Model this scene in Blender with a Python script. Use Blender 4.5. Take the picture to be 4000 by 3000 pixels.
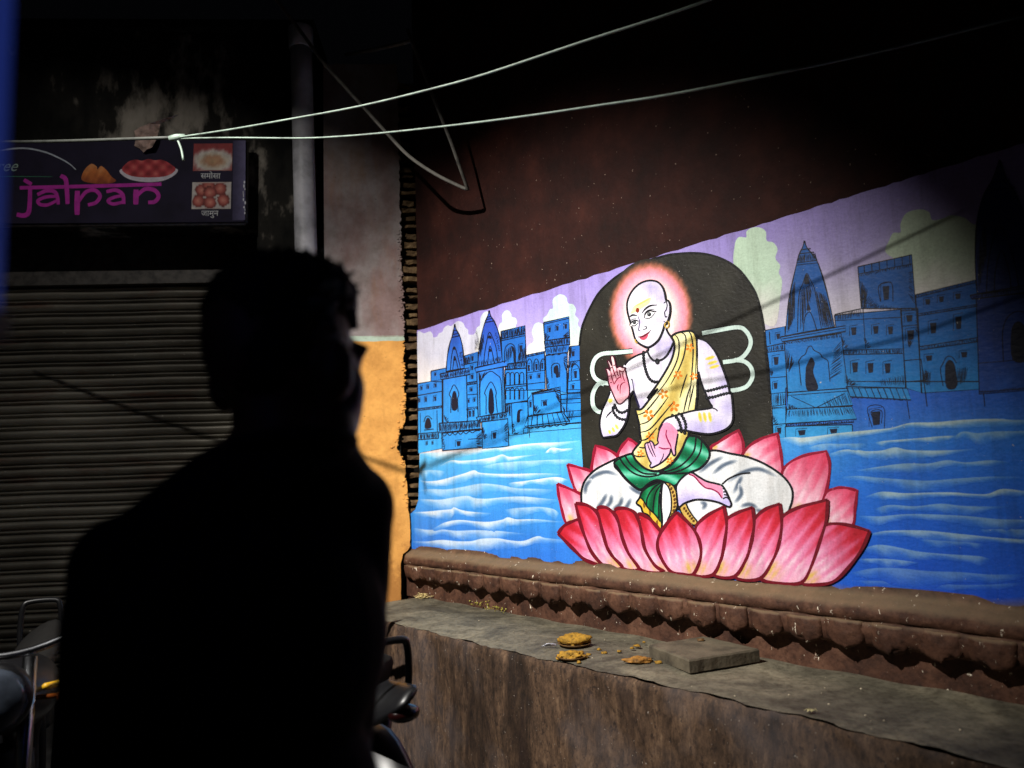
import bpy, bmesh, math, random
import numpy as np
from mathutils import Vector, Matrix
from mathutils.geometry import delaunay_2d_cdt
random.seed(7)
rng = np.random.default_rng(7)
for o in list(bpy.data.objects):
    bpy.data.objects.remove(o)
scene = bpy.context.scene
col = scene.collection
rad = math.radians

# ------------------------------------------------------------------ camera
CZ = 1.48
PITCH, ROLL = rad(6.61), rad(-1.93)
FPX = 3003.0                                  # focal length in pixels of the 4000 x 3000 photograph
CAMROT = Matrix.Rotation(math.pi/2 + PITCH, 3, 'X') @ Matrix.Rotation(ROLL, 3, 'Z')
cam_d = bpy.data.cameras.new('camera')
cam = bpy.data.objects.new('camera', cam_d)
col.objects.link(cam)
cam.matrix_world = Matrix.Translation((0, 0, CZ)) @ CAMROT.to_4x4()
cam_d.sensor_width = 36.0
cam_d.lens = 36.0*FPX/4000.0
cam_d.clip_start = 0.05
cam_d.clip_end = 500
cam_d.dof.use_dof = True
cam_d.dof.focus_distance = 3.5
cam_d.dof.aperture_fstop = 2.0
scene.camera = cam

# ------------------------------------------------------------------ world: night sky
world = bpy.data.worlds.new('World')
scene.world = world
world.use_nodes = True
wn = world.node_tree.nodes
wl = world.node_tree.links
sky = wn.new('ShaderNodeTexSky')
sky.sky_type = 'NISHITA'
sky.sun_disc = False
sky.sun_elevation = rad(-4.0)
sky.sun_rotation = rad(200)
wl.new(sky.outputs[0], wn['Background'].inputs[0])
wn['Background'].inputs[1].default_value = 0.05
scene.view_settings.view_transform = 'Standard'
scene.view_settings.look = 'None'
scene.view_settings.exposure = 0.0
scene.view_settings.gamma = 1.0
scene.view_settings.use_curve_mapping = False

# street lamp position (its light is made here, its post further down)
LAMP = Vector((-2.40, 0.60, 4.80))
AIM = Vector((-0.52, 3.36, 1.57))
sd = bpy.data.lights.new('lamp_light', 'SPOT')
sd.energy = 2450
sd.color = (1.0, 0.96, 0.90)
sd.spot_size = rad(56)
sd.spot_blend = 1.0
sd.shadow_soft_size = 0.03
lamp_light = bpy.data.objects.new('lamp_light', sd)
pd = bpy.data.lights.new('shutter_fill', 'SPOT')          # second spot added in the lamp head to brighten shutter and sign
pd.energy = 200
pd.spot_size = rad(84)
pd.spot_blend = 1.0
pd.color = (1.0, 0.97, 0.93)
pd.shadow_soft_size = 0.016
shutter_fill = bpy.data.objects.new('shutter_fill', pd)
shutter_fill.rotation_euler = (Vector((-1.35, 4.7, 1.55)) - LAMP).to_track_quat('-Z', 'Y').to_euler()
lamp_light.rotation_euler = (AIM - LAMP).to_track_quat('-Z', 'Y').to_euler()

# ------------------------------------------------------------------ geometry helpers
O = Vector((0, 0, CZ))
def ray(px, py):
    return CAMROT @ Vector(((px-2000)/FPX, -(py-1500)/FPX, -1.0))
class Plane:
    def __init__(s, p, n): s.p, s.n = Vector(p), Vector(n).normalized()
    def hit(s, px, py, off=0.0):
        d = ray(px, py)
        return O + d*((s.p + s.n*off - O).dot(s.n)/d.dot(s.n))
A1 = rad(-49.3)
D1 = Vector((math.cos(A1), math.sin(A1), 0))           # along the mural wall, to the right
WALL = Plane((-0.041, 4.173, 0.75), (D1.y, -D1.x, 0))
A2 = rad(3.75)
D2 = Vector((math.cos(A2), math.sin(A2), 0))           # along the shop front, to the right
FRONT = Plane((-0.70, 4.87, 0), (D2.y, -D2.x, 0))
BENCH_Z = 0.75
BENCH = Plane((0, 0, BENCH_Z), (0, 0, 1))
def w_uv(v):                                            # wall coordinates of a point: along, height
    return (v - WALL.p).dot(D1), v.z
def w_pt(u, z, off=0.0):
    return WALL.p + D1*u + WALL.n*off + Vector((0, 0, z - WALL.p.z))
def f_pt(u, z, off=0.0):
    return FRONT.p + D2*u + FRONT.n*off + Vector((0, 0, z - FRONT.p.z))
def f_u(v): return (v - FRONT.p).dot(D2)

def lin(c):
    c = np.asarray(c, dtype=float)/255.0
    return np.where(c <= 0.04045, c/12.92, ((c+0.055)/1.055)**2.4)
def tag(o, label=None, cat=None, group=None, kind=None):
    if label: o['label'] = label
    if cat: o['category'] = cat
    if group: o['group'] = group
    if kind: o['kind'] = kind
    return o
WM = {}                                                 # world matrix of each object that parents others
def hang(o, parent):
    if parent:
        o.parent = parent
        o.matrix_parent_inverse = WM.get(parent.name, Matrix.Identity(4)).inverted()
def empty(name, loc=(0, 0, 0), label=None, cat=None, group=None, parent=None):
    o = bpy.data.objects.new(name, None)
    o.location = loc
    o.empty_display_size = 0.05
    col.objects.link(o)
    hang(o, parent)
    WM[o.name] = Matrix.Translation(loc)
    return tag(o, label, cat, group)
def put(name, me, mat=None, parent=None):
    o = bpy.data.objects.new(name, me)
    col.objects.link(o)
    if mat: me.materials.append(mat)
    hang(o, parent)
    return o

class MB:
    def __init__(s): s.v, s.f, s.sm = [], [], []
    def add(s, vs, fs, smooth=False):
        b = len(s.v)
        s.v += [tuple(v) for v in vs]
        s.f += [tuple(i+b for i in f) for f in fs]
        s.sm += [smooth]*len(fs)
        return s
    def box(s, c, size, ax=None):
        """box centred at c, half axes along ax (three vectors)"""
        ax = ax or (Vector((1, 0, 0)), Vector((0, 1, 0)), Vector((0, 0, 1)))
        c = Vector(c)
        vs = []
        for k in (-.5, .5):
            for j in (-.5, .5):
                for i in (-.5, .5):
                    vs.append(c + ax[0]*size[0]*i + ax[1]*size[1]*j + ax[2]*size[2]*k)
        return s.add(vs, [(0, 2, 3, 1), (4, 5, 7, 6), (0, 1, 5, 4), (2, 6, 7, 3), (0, 4, 6, 2), (1, 3, 7, 5)])
    def tube(s, pts, r, n=10, cap=True, flat=None):
        pts = [Vector(p) for p in pts]
        rs = r if hasattr(r, '__len__') else [r]*len(pts)
        vs, fs = [], []
        ref = None
        for i, p in enumerate(pts):
            t = (pts[min(i+1, len(pts)-1)] - pts[max(i-1, 0)])
            t = t.normalized() if t.length > 1e-9 else Vector((0, 0, 1))
            if ref is None:
                ref = t.orthogonal().normalized()
            ref = (ref - t*ref.dot(t)).normalized()
            b = t.cross(ref)
            for k in range(n):
                a = 2*math.pi*k/n
                vs.append(p + (ref*math.cos(a) + b*math.sin(a)*(flat or 1.0))*rs[i])
        for i in range(len(pts)-1):
            for k in range(n):
                fs.append((i*n+k, i*n+(k+1) % n, (i+1)*n+(k+1) % n, (i+1)*n+k))
        if cap:
            fs.append(tuple(range(n))[::-1])
            fs.append(tuple((len(pts)-1)*n+k for k in range(n)))
        return s.add(vs, fs, True)
    def lathe(s, c, axis, prof, n=24, ref=None):
        """prof: list of (distance along axis, radius)"""
        c, axis = Vector(c), Vector(axis).normalized()
        a0 = axis.orthogonal().normalized()
        b0 = axis.cross(a0)
        vs, fs = [], []
        for (h, r) in prof:
            for k in range(n):
                a = 2*math.pi*k/n
                vs.append(c + axis*h + (a0*math.cos(a) + b0*math.sin(a))*r)
        for i in range(len(prof)-1):
            for k in range(n):
                fs.append((i*n+k, i*n+(k+1) % n, (i+1)*n+(k+1) % n, (i+1)*n+k))
        fs.append(tuple(range(n))[::-1])
        fs.append(tuple((len(prof)-1)*n+k for k in range(n)))
        return s.add(vs, fs, True)
    def ball(s, c, r, n=12, m=8, axes=None):
        c = Vector(c)
        rr = r if hasattr(r, '__len__') else (r, r, r)
        ax = axes or (Vector((1, 0, 0)), Vector((0, 1, 0)), Vector((0, 0, 1)))
        vs = [c - ax[2]*rr[2]]
        for j in range(1, m):
            th = -math.pi/2 + math.pi*j/m
            for k in range(n):
                a = 2*math.pi*k/n
                vs.append(c + ax[0]*rr[0]*math.cos(a)*math.cos(th) + ax[1]*rr[1]*math.sin(a)*math.cos(th) + ax[2]*rr[2]*math.sin(th))
        vs.append(c + ax[2]*rr[2])
        fs = [(0, 1+(k+1) % n, 1+k) for k in range(n)]
        for j in range(m-2):
            for k in range(n):
                fs.append((1+j*n+k, 1+j*n+(k+1) % n, 1+(j+1)*n+(k+1) % n, 1+(j+1)*n+k))
        e = len(vs)-1
        fs += [(e, 1+(m-2)*n+k, 1+(m-2)*n+(k+1) % n) for k in range(n)]
        return s.add(vs, fs, True)
    def prism(s, pts, dvec):
        """closed polygon (3-D points) extruded by dvec"""
        pts = [Vector(p) for p in pts]
        n = len(pts)
        d = Vector(dvec)
        s.add(pts + [p + d for p in pts], [tuple(range(n))[::-1], tuple(range(n, 2*n))] + [(i, (i+1) % n, n+(i+1) % n, n+i) for i in range(n)])
        return s
    def mesh(s, name):
        me = bpy.data.meshes.new(name)
        me.from_pydata(s.v, [], s.f)
        me.polygons.foreach_set('use_smooth', s.sm)
        me.update()
        return me
    def build(s, name, mat, parent=None, fix=True):
        me = s.mesh(name)
        if fix:
            bm = bmesh.new(); bm.from_mesh(me)
            bmesh.ops.recalc_face_normals(bm, faces=bm.faces)
            bm.to_mesh(me); bm.free()
        return put(name, me, mat, parent)

def spline(pts, closed=False, n=6, straight=False):
    """smooth curve through 2-D/3-D points; a point with the extra flag 1 is a corner"""
    P = [np.array(p[:2], float) for p in pts]
    C = [len(p) > 2 and p[2] == 1 for p in pts]
    if straight:
        return [tuple(p) for p in P]
    N = len(P)
    out = []
    for i in range(N if closed else N-1):
        a, b = P[i], P[(i+1) % N]
        if C[i] or (not closed and i == 0): ta = b-a
        else: ta = (b-P[i-1])/2
        if C[(i+1) % N] or (not closed and i == N-2): tb = b-a
        else: tb = (P[(i+2) % N]-a)/2
        m = np.linalg.norm(b-a)
        for t_ in (ta, tb):
            l = np.linalg.norm(t_)
            if l > 1.6*m: t_ *= 1.6*m/l
        for k in range(n):
            t = k/n
            out.append(tuple((2*t**3-3*t*t+1)*a + (t**3-2*t*t+t)*ta + (-2*t**3+3*t*t)*b + (t**3-t*t)*tb))
    if not closed: out.append(tuple(P[-1]))
    return out
def spline3(pts, n=8):
    P = [Vector(p) for p in pts]
    out = []
    for i in range(len(P)-1):
        a, b = P[i], P[i+1]
        ta = (b-P[i-1])/2 if i else b-a
        tb = (P[i+2]-a)/2 if i < len(P)-2 else b-a
        for k in range(n):
            t = k/n
            out.append(a*(2*t**3-3*t*t+1) + ta*(t**3-2*t*t+t) + b*(-2*t**3+3*t*t) + tb*(t**3-t*t))
    return out + [P[-1]]

# ------------------------------------------------------------------ materials
def nmat(name, rough=0.7, spec=0.3, metal=0.0):
    m = bpy.data.materials.new(name)
    m.use_nodes = True
    nt = m.node_tree
    b = nt.nodes['Principled BSDF']
    b.inputs['Roughness'].default_value = rough
    b.inputs['Specular IOR Level'].default_value = spec
    b.inputs['Metallic'].default_value = metal
    return m, nt, b
def noise(nt, scale, detail=5, rough=0.6, mapscale=None, coord='World', dist=0.0):
    """noise in world space, so that copies of one piece do not repeat"""
    tc = nt.nodes.new('ShaderNodeNewGeometry')
    src = tc.outputs['Position']
    n = nt.nodes.new('ShaderNodeTexNoise')
    n.inputs['Scale'].default_value = scale
    n.inputs['Detail'].default_value = detail
    n.inputs['Roughness'].default_value = rough
    n.inputs['Distortion'].default_value = dist
    if mapscale:
        mp = nt.nodes.new('ShaderNodeMapping')
        mp.inputs['Scale'].default_value = mapscale
        nt.links.new(src, mp.inputs[0])
        src = mp.outputs[0]
    nt.links.new(src, n.inputs['Vector'])
    return n.outputs['Fac']
def ramp(nt, fac, stops):
    r = nt.nodes.new('ShaderNodeValToRGB')
    el = r.color_ramp.elements
    while len(el) < len(stops): el.new(0.5)
    for e, (p, c) in zip(el, stops):
        e.position = p
        e.color = (*lin(c), 1) if len(c) == 3 else c
    nt.links.new(fac, r.inputs[0])
    return r.outputs[0]
def mixc(nt, fac, a, b, mode='MIX'):
    m = nt.nodes.new('ShaderNodeMix')
    m.data_type = 'RGBA'
    m.blend_type = mode
    for sock, v in ((m.inputs[0], fac), (m.inputs[6], a), (m.inputs[7], b)):
        if isinstance(v, (int, float)): sock.default_value = v
        elif isinstance(v, tuple): sock.default_value = (*lin(v), 1)
        else: nt.links.new(v, sock)
    return m.outputs[2]
def bump(nt, b, h, strength=0.3, dist=0.01):
    n = nt.nodes.new('ShaderNodeBump')
    n.inputs['Strength'].default_value = strength
    n.inputs['Distance'].default_value = dist
    nt.links.new(h, n.inputs['Height'])
    nt.links.new(n.outputs[0], b.inputs['Normal'])
def simple(name, c, rough=0.6, spec=0.3, metal=0.0, var=0.25, scale=18, bmp=0.15, bscale=60):
    """one colour with uneven tone and fine relief"""
    m, nt, b = nmat(name, rough, spec, metal)
    f = noise(nt, scale)
    d = tuple(x*(1-var) for x in c)
    l = tuple(min(255, x*(1+var*0.5)) for x in c)
    nt.links.new(ramp(nt, f, [(0.3, d), (0.5, c), (0.72, l)]), b.inputs['Base Color'])
    if bmp: bump(nt, b, noise(nt, bscale, 4), bmp, 0.004)
    return m

def m_paint():
    m, nt, b = nmat('mural_paint', 0.5, 0.35)
    at = nt.nodes.new('ShaderNodeAttribute')
    at.attribute_name = 'Col'
    c = mixc(nt, 0.14, at.outputs['Color'], ramp(nt, noise(nt, 14, 8, 0.7), [(0.3, (150, 150, 150)), (0.6, (255, 255, 255))]), 'MULTIPLY')
    c = mixc(nt, 0.2, c, ramp(nt, noise(nt, 5, 4, 0.6), [(0.35, (205, 205, 200)), (0.6, (255, 255, 255))]), 'MULTIPLY')
    c = mixc(nt, 0.35, c, ramp(nt, noise(nt, 16, 6, 0.7, (1, 1, 0.12)), [(0.36, (176, 172, 164)), (0.52, (255, 255, 255))]), 'MULTIPLY')      # rain streaks
    c = mixc(nt, 0.25, c, ramp(nt, noise(nt, 130, 6, 0.8), [(0.36, (150, 150, 150)), (0.55, (255, 255, 255))]), 'MULTIPLY')                     # brush grain
    sp = ramp(nt, noise(nt, 80, 3, 0.6), [(0.725, (0, 0, 0)), (0.745, (255, 255, 255))])
    c = mixc(nt, sp, c, (190, 186, 178))
    sp = ramp(nt, noise(nt, 33, 5, 0.7), [(0.735, (0, 0, 0)), (0.755, (200, 200, 200))])
    c = mixc(nt, sp, c, (120, 112, 104))
    nt.links.new(c, b.inputs['Base Color'])
    bump(nt, b, noise(nt, 42, 8, 0.62, (1, 1, 1.6)), 0.32, 0.006)
    return m
def m_maroon():
    m, nt, b = nmat('maroon_distemper', 0.75, 0.2)
    c = ramp(nt, noise(nt, 3.0, 8, 0.65), [(0.3, (28, 12, 9)), (0.5, (46, 19, 14)), (0.7, (66, 31, 23))])
    sp = ramp(nt, noise(nt, 70, 2, 0.5), [(0.74, (0, 0, 0)), (0.76, (255, 255, 255))])
    c = mixc(nt, sp, c, (150, 130, 115))
    c = mixc(nt, 0.35, c, ramp(nt, noise(nt, 2.2, 6, 0.7, (1, 1, 0.25)), [(0.35, (110, 100, 100)), (0.65, (255, 255, 255))]), 'MULTIPLY')
    nt.links.new(c, b.inputs['Base Color'])
    bump(nt, b, noise(nt, 30, 6), 0.35, 0.01)
    return m
def m_ledge():
    m, nt, b = nmat('ledge_brown_paint', 0.7, 0.25)
    c = ramp(nt, noise(nt, 9, 8, 0.65), [(0.28, (44, 27, 21)), (0.5, (76, 49, 36)), (0.7, (102, 71, 54))])
    c = mixc(nt, 0.6, c, ramp(nt, noise(nt, 40, 8, 0.75), [(0.36, (120, 108, 100)), (0.54, (255, 255, 255))]), 'MULTIPLY')
    chip = ramp(nt, noise(nt, 40, 6, 0.7, (1, 1, 0.55)), [(0.648, (0, 0, 0)), (0.66, (255, 255, 255))])
    c = mixc(nt, chip, c, (225, 212, 190))
    g = nt.nodes.new('ShaderNodeNewGeometry')
    sx = nt.nodes.new('ShaderNodeSeparateXYZ')
    nt.links.new(g.outputs['Normal'], sx.inputs[0])
    dust = ramp(nt, sx.outputs['Z'], [(0.2, (0, 0, 0)), (0.75, (190, 190, 190))])      # dust lies on the upward faces
    c = mixc(nt, dust, c, (124, 106, 80))
    nt.links.new(c, b.inputs['Base Color'])
    bump(nt, b, noise(nt, 45, 6), 0.5, 0.008)
    return m
def m_bench_top():
    m, nt, b = nmat('bench_cement', 0.7, 0.3)
    c = ramp(nt, noise(nt, 3.2, 8, 0.65, None, 'Object', 0.8), [(0.28, (56, 52, 43)), (0.48, (94, 89, 75)), (0.7, (130, 122, 102))])
    c = mixc(nt, 0.7, c, ramp(nt, noise(nt, 26, 8, 0.75), [(0.34, (120, 112, 100)), (0.56, (255, 255, 255))]), 'MULTIPLY')
    c = mixc(nt, ramp(nt, noise(nt, 60, 5), [(0.57, (0, 0, 0)), (0.63, (170, 170, 170))]), c, (46, 40, 32))
    nt.links.new(c, b.inputs['Base Color'])
    bump(nt, b, noise(nt, 70, 8), 0.5, 0.005)
    return m
def m_bench_face():
    m, nt, b = nmat('bench_stained_face', 0.75, 0.25)
    c = ramp(nt, noise(nt, 22, 10, 0.78, (1, 1, 0.3)), [(0.32, (38, 28, 21)), (0.46, (68, 51, 38)), (0.58, (90, 69, 52)), (0.74, (128, 105, 82))])
    c = mixc(nt, 0.75, c, ramp(nt, noise(nt, 60, 8, 0.8, (1, 1, 0.45)), [(0.36, (84, 74, 66)), (0.54, (255, 255, 255))]), 'MULTIPLY')
    c = mixc(nt, 0.75, c, ramp(nt, noise(nt, 4.5, 6, 0.6, (1, 1, 0.12)), [(0.36, (84, 70, 60)), (0.5, (255, 255, 255))]), 'MULTIPLY')
    c = mixc(nt, ramp(nt, noise(nt, 12, 5, 0.65, (1, 1, 0.16)), [(0.575, (0, 0, 0)), (0.61, (190, 190, 190))]), c, (34, 22, 17))
    c = mixc(nt, ramp(nt, noise(nt, 44, 5, 0.7, (1, 1, 0.7)), [(0.585, (0, 0, 0)), (0.62, (230, 230, 230))]), c, (32, 22, 18))
    c = mixc(nt, ramp(nt, noise(nt, 1.7, 5), [(0.52, (0, 0, 0)), (0.66, (150, 150, 150))]), c, (92, 86, 88))
    c = mixc(nt, ramp(nt, noise(nt, 95, 2), [(0.725, (0, 0, 0)), (0.74, (255, 255, 255))]), c, (150, 140, 130))
    nt.links.new(c, b.inputs['Base Color'])
    bump(nt, b, noise(nt, 60, 8, 0.7, (1, 1, 0.5)), 0.6, 0.006)
    return m
def m_pillar():
    """lime plaster: grey above, a mint line, ochre yellow below"""
    m, nt, b = nmat('pillar_plaster', 0.8, 0.2)
    tc = nt.nodes.new('ShaderNodeTexCoord')
    sx = nt.nodes.new('ShaderNodeSeparateXYZ')
    nt.links.new(tc.outputs['Object'], sx.inputs[0])
    wob = noise(nt, 9, 4)
    ad = nt.nodes.new('ShaderNodeMath'); ad.operation = 'MULTIPLY_ADD'
    nt.links.new(wob, ad.inputs[0]); ad.inputs[1].default_value = 0.014
    nt.links.new(sx.outputs['Z'], ad.inputs[2])
    mr = nt.nodes.new('ShaderNodeMapRange')
    mr.inputs['From Min'].default_value = 0.0; mr.inputs['From Max'].default_value = 4.5
    nt.links.new(ad.outputs[0], mr.inputs[0])
    Z = lambda z: (z+0.007)/4.5
    zs = Z(PILLAR_LINE)
    r = nt.nodes.new('ShaderNodeValToRGB')
    r.color_ramp.interpolation = 'CONSTANT'
    el = r.color_ramp.elements
    while len(el) < 3: el.new(0.5)
    for e, p, c in zip(el, (0.0, zs, zs + 0.030/4.5), ((222, 160, 82), (178, 196, 178), (150, 140, 138))):
        e.position = p; e.color = (*lin(c), 1)
    nt.links.new(mr.outputs[0], r.inputs[0])
    up = nt.nodes.new('ShaderNodeMath'); up.operation = 'GREATER_THAN'
    nt.links.new(mr.outputs[0], up.inputs[0]); up.inputs[1].default_value = zs + 0.030/4.5
    c = r.outputs[0]
    pk = ramp(nt, noise(nt, 3.3, 6, 0.6, (1, 1, 0.5)), [(0.46, (0, 0, 0)), (0.60, (200, 200, 200))])
    mu = nt.nodes.new('ShaderNodeMath'); mu.operation = 'MULTIPLY'
    nt.links.new(pk, mu.inputs[0]); nt.links.new(up.outputs[0], mu.inputs[1])
    c = mixc(nt, mu.outputs[0], c, (128, 92, 88))
    c = mixc(nt, 0.55, c, ramp(nt, noise(nt, 7, 8, 0.7), [(0.3, (160, 140, 120)), (0.6, (255, 255, 255))]), 'MULTIPLY')
    c = mixc(nt, ramp(nt, noise(nt, 60, 2), [(0.735, (0, 0, 0)), (0.75, (255, 255, 255))]), c, (60, 40, 30))
    ft = nt.nodes.new('ShaderNodeMapRange'); ft.inputs['From Min'].default_value = 0.72; ft.inputs['From Max'].default_value = 1.25; ft.inputs['To Min'].default_value = 0.30; ft.inputs['To Max'].default_value = -0.12
    nt.links.new(sx.outputs['Z'], ft.inputs[0])
    fa_ = nt.nodes.new('ShaderNodeMath'); fa_.operation = 'ADD'
    nt.links.new(ft.outputs[0], fa_.inputs[0]); nt.links.new(noise(nt, 14, 8, 0.75), fa_.inputs[1])
    c = mixc(nt, ramp(nt, fa_.outputs[0], [(0.52, (0, 0, 0)), (0.72, (205, 205, 205))]), c, (120, 70, 32))          # splashed mud at the foot
    c = mixc(nt, ramp(nt, noise(nt, 5, 8, 0.7, (1, 1, 0.2)), [(0.50, (0, 0, 0)), (0.68, (170, 170, 170))]), c, (146, 98, 48))
    nt.links.new(c, b.inputs['Base Color'])
    bump(nt, b, noise(nt, 26, 8), 0.5, 0.01)
    return m
def m_mould():
    m, nt, b = nmat('mouldy_plaster', 0.8, 0.15)
    c = ramp(nt, noise(nt, 2.1, 8, 0.62, (1, 1, 0.45)), [(0.45, (16, 16, 14)), (0.56, (40, 38, 34)), (0.63, (150, 142, 130)), (0.8, (190, 180, 168))])
    nt.links.new(c, b.inputs['Base Color'])
    bump(nt, b, noise(nt, 30, 6), 0.5, 0.01)
    return m
def m_shutter():
    m, nt, b = nmat('shutter_metal', 0.45, 0.4, 0.25)
    c = ramp(nt, noise(nt, 2.6, 8, 0.6, (0.35, 1, 1)), [(0.3, (78, 74, 66)), (0.5, (116, 111, 100)), (0.72, (150, 145, 132))])
    c = mixc(nt, ramp(nt, noise(nt, 5, 8, 0.7, (0.3, 1, 2)), [(0.55, (0, 0, 0)), (0.68, (210, 210, 210))]), c, (98, 54, 38))
    c = mixc(nt, ramp(nt, noise(nt, 60, 2), [(0.745, (0, 0, 0)), (0.755, (255, 255, 255))]), c, (230, 225, 210))
    nt.links.new(c, b.inputs['Base Color'])
    bump(nt, b, noise(nt, 40, 5), 0.2, 0.004)
    return m
def m_brick():
    m, nt, b = nmat('old_brick', 0.85, 0.15)
    oi = nt.nodes.new('ShaderNodeObjectInfo')
    c = ramp(nt, noise(nt, 22, 6), [(0.3, (62, 46, 32)), (0.55, (112, 90, 64)), (0.75, (150, 128, 96))])
    c = mixc(nt, 0.5, c, ramp(nt, oi.outputs['Random'], [(0.0, (120, 110, 100)), (1.0, (255, 250, 240))]), 'MULTIPLY')
    nt.links.new(c, b.inputs['Base Color'])
    bump(nt, b, noise(nt, 60, 6), 0.8, 0.01)
    return m

# ------------------------------------------------------------------ setting: street
M_BLACK = simple('dark_void', (14, 13, 12), 0.9, 0.1)
M_ROAD = simple('street_asphalt', (62, 60, 58), 0.85, 0.25, var=0.4, scale=6, bmp=0.6, bscale=120)
g = MB()
N = 24
gx = np.linspace(-30, 30, N)
vs = [(x, y, 0.0) for y in gx for x in gx]
g.add(vs, [(j*N+i, j*N+i+1, (j+1)*N+i+1, (j+1)*N+i) for j in range(N-1) for i in range(N-1)])
tag(g.build('street', M_ROAD), kind='structure')

AX_W = (D1, WALL.n, Vector((0, 0, 1)))
AX_F = (D2, FRONT.n, Vector((0, 0, 1)))
PILLAR_LINE = FRONT.hit(1420, 1318).z - 0.030
M_MAROON, M_LEDGE, M_BTOP, M_BFACE = m_maroon(), m_ledge(), m_bench_top(), m_bench_face()
M_PILLAR, M_MOULD, M_SHUTTER, M_BRICK = m_pillar(), m_mould(), m_shutter(), m_brick()
M_IRON = simple('dark_iron', (70, 66, 62), 0.55, 0.4, 0.4, var=0.4)

# ---- the wall that carries the mural
mw = empty('mural_wall', w_pt(1.3, 0.0), 'long plastered wall, maroon above the painted mural', 'wall')
outl = [(-1.0, 0.0), (-1.0, 1.235), (-0.965, 1.255), (-0.90, 1.28), (-0.855, 1.315), (-0.838, 1.36)]
for z in np.arange(1.45, 4.7, 0.09):
    outl.append((-0.832 + random.uniform(-0.004, 0.004), z))
outl += [(-0.83, 4.75), (3.7, 4.75), (3.7, 0.0)]
MB().prism([w_pt(u, z) for u, z in outl], -WALL.n*0.22).build('plaster', M_MAROON, mw)
# rough old patches of plaster near the top edge of the mural
b = MB()
b.box(w_pt(1.35, 0.805, 0.004), (4.7, 0.012, 0.125), AX_W)
b.build('skirting', M_LEDGE, mw)

# ---- moulded ledge under the mural
le = empty('moulded_ledge', w_pt(1.3, 0.84), 'brown moulded stone ledge with hanging leaf carving, paint chipped white', 'ledge')
prof = [(0.001, 1.052), (0.008, 1.034), (0.020, 1.022), (0.040, 1.013), (0.062, 1.004), (0.078, 0.994), (0.086, 0.982), (0.089, 0.966), (0.088, 0.949),
        (0.079, 0.946), (0.079, 0.941), (0.085, 0.936), (0.086, 0.915), (0.083, 0.890), (0.072, 0.868), (0.045, 0.856), (0.001, 0.850)]
b = MB()
us = np.arange(-0.985, 3.68, 0.035)
ph = rng.uniform(0, 6.28, 6)
vs = []
for u in us:
    wob = 0.004*math.sin(u*5+ph[0]) + 0.003*math.sin(u*13+ph[1])
    for k, (o_, z_) in enumerate(prof):
        j = 0.0025*math.sin(u*37+k*1.7+ph[2]) if 0 < k < len(prof)-1 else 0
        e = max(0.0, min(1.0, (u+0.985)/0.05))
        e = 0.55 + 0.45*math.sqrt(1-(1-e)**2)
        vs.append(w_pt(u, z_ + wob*0.6, max(0.0005, (o_*0.74+wob+j)*e)))
n_ = len(prof)
fs = [(i*n_+k, i*n_+k+1, (i+1)*n_+k+1, (i+1)*n_+k) for i in range(len(us)-1) for k in range(n_-1)]
fs += [tuple(range(n_)), tuple((len(us)-1)*n_+k for k in range(n_))[::-1]]
b.add(vs, fs, True)
b.build('moulding', M_LEDGE, le)
def petal_mesh(seed):
    r = random.Random(seed)
    W, H, nu, nv = 0.136, 0.098, 9, 8
    top, bot = [], []
    chip_ = r.uniform(.75, 1.0); cs = r.uniform(-.8, .8)
    for j in range(nv+1):
        t = j/nv
        half = W/2*(1 - max(0, (t-0.35)/0.65)**4.5*0.80)*(0.96 + 0.04*r.random())
        for i in range(nu+1):
            s = -1 + 2*i/nu
            bulge = 0.089 + 0.013*(1-s*s)*math.sin(min(1, t*1.25+0.15)*math.pi*0.62) - 0.012*t*t - 0.006*abs(s)**3
            dz_ = 0.018*max(0, 1-abs(s-cs)/.45)*(t > .8)*(chip_ < .9) + 0.002*math.sin(s*9+seed*2)*t
            bulge += 0.004*math.sin(s*7+t*5+seed)*math.sin(t*9+seed*3)
            top.append(Vector((s*half, 0, dz_)) + Vector((0, bulge*0.74 + 0.003 + r.uniform(-0.0012, 0.0012), 0.938 - H*t + r.uniform(-.001, .001))))
    vs = top + [Vector((p.x*0.92, p.y-0.022, p.z)) for p in top]
    m = nu+1
    L = len(top)
    fs = []
    for j in range(nv):
        for i in range(nu):
            a = (j*m+i, j*m+i+1, (j+1)*m+i+1, (j+1)*m+i)
            fs.append(a); fs.append(tuple(L+q for q in a[::-1]))
    rim = [i for i in range(m)] + [j*m+nu for j in range(1, nv+1)] + [nv*m+i for i in range(nu-1, -1, -1)] + [j*m for j in range(nv-1, 0, -1)]
    for k in range(len(rim)):
        a, c = rim[k], rim[(k+1) % len(rim)]
        fs.append((a, L+a, L+c, c))
    me = MB().add(vs, fs, True).mesh('carved_leaf')
    bm = bmesh.new(); bm.from_mesh(me); bmesh.ops.recalc_face_normals(bm, faces=bm.faces); bm.to_mesh(me); bm.free()
    me.materials.append(M_LEDGE)
    return me
pm = [petal_mesh(s) for s in range(11)]
RW = Matrix((D1, WALL.n, Vector((0, 0, 1)))).transposed().to_4x4()
u = -0.83
k = 0
while u < 3.6:
    o = bpy.data.objects.new('carved_leaf', pm[(k*7) % 11])
    col.objects.link(o)
    hang(o, le)
    p = w_pt(u, 0.0)
    worn = random.uniform(0.9, 1.0) if u > -0.2 else random.uniform(0.78, 0.93)
    o.matrix_basis = Matrix.Translation(Vector((p.x, p.y, 0.938*(1-worn)+random.uniform(-.003, .003)))) @ RW @ Matrix.Diagonal((random.uniform(.93, 1.04), 1, worn, 1))
    u += 0.150 + random.uniform(-.008, .008)
    k += 1

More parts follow.
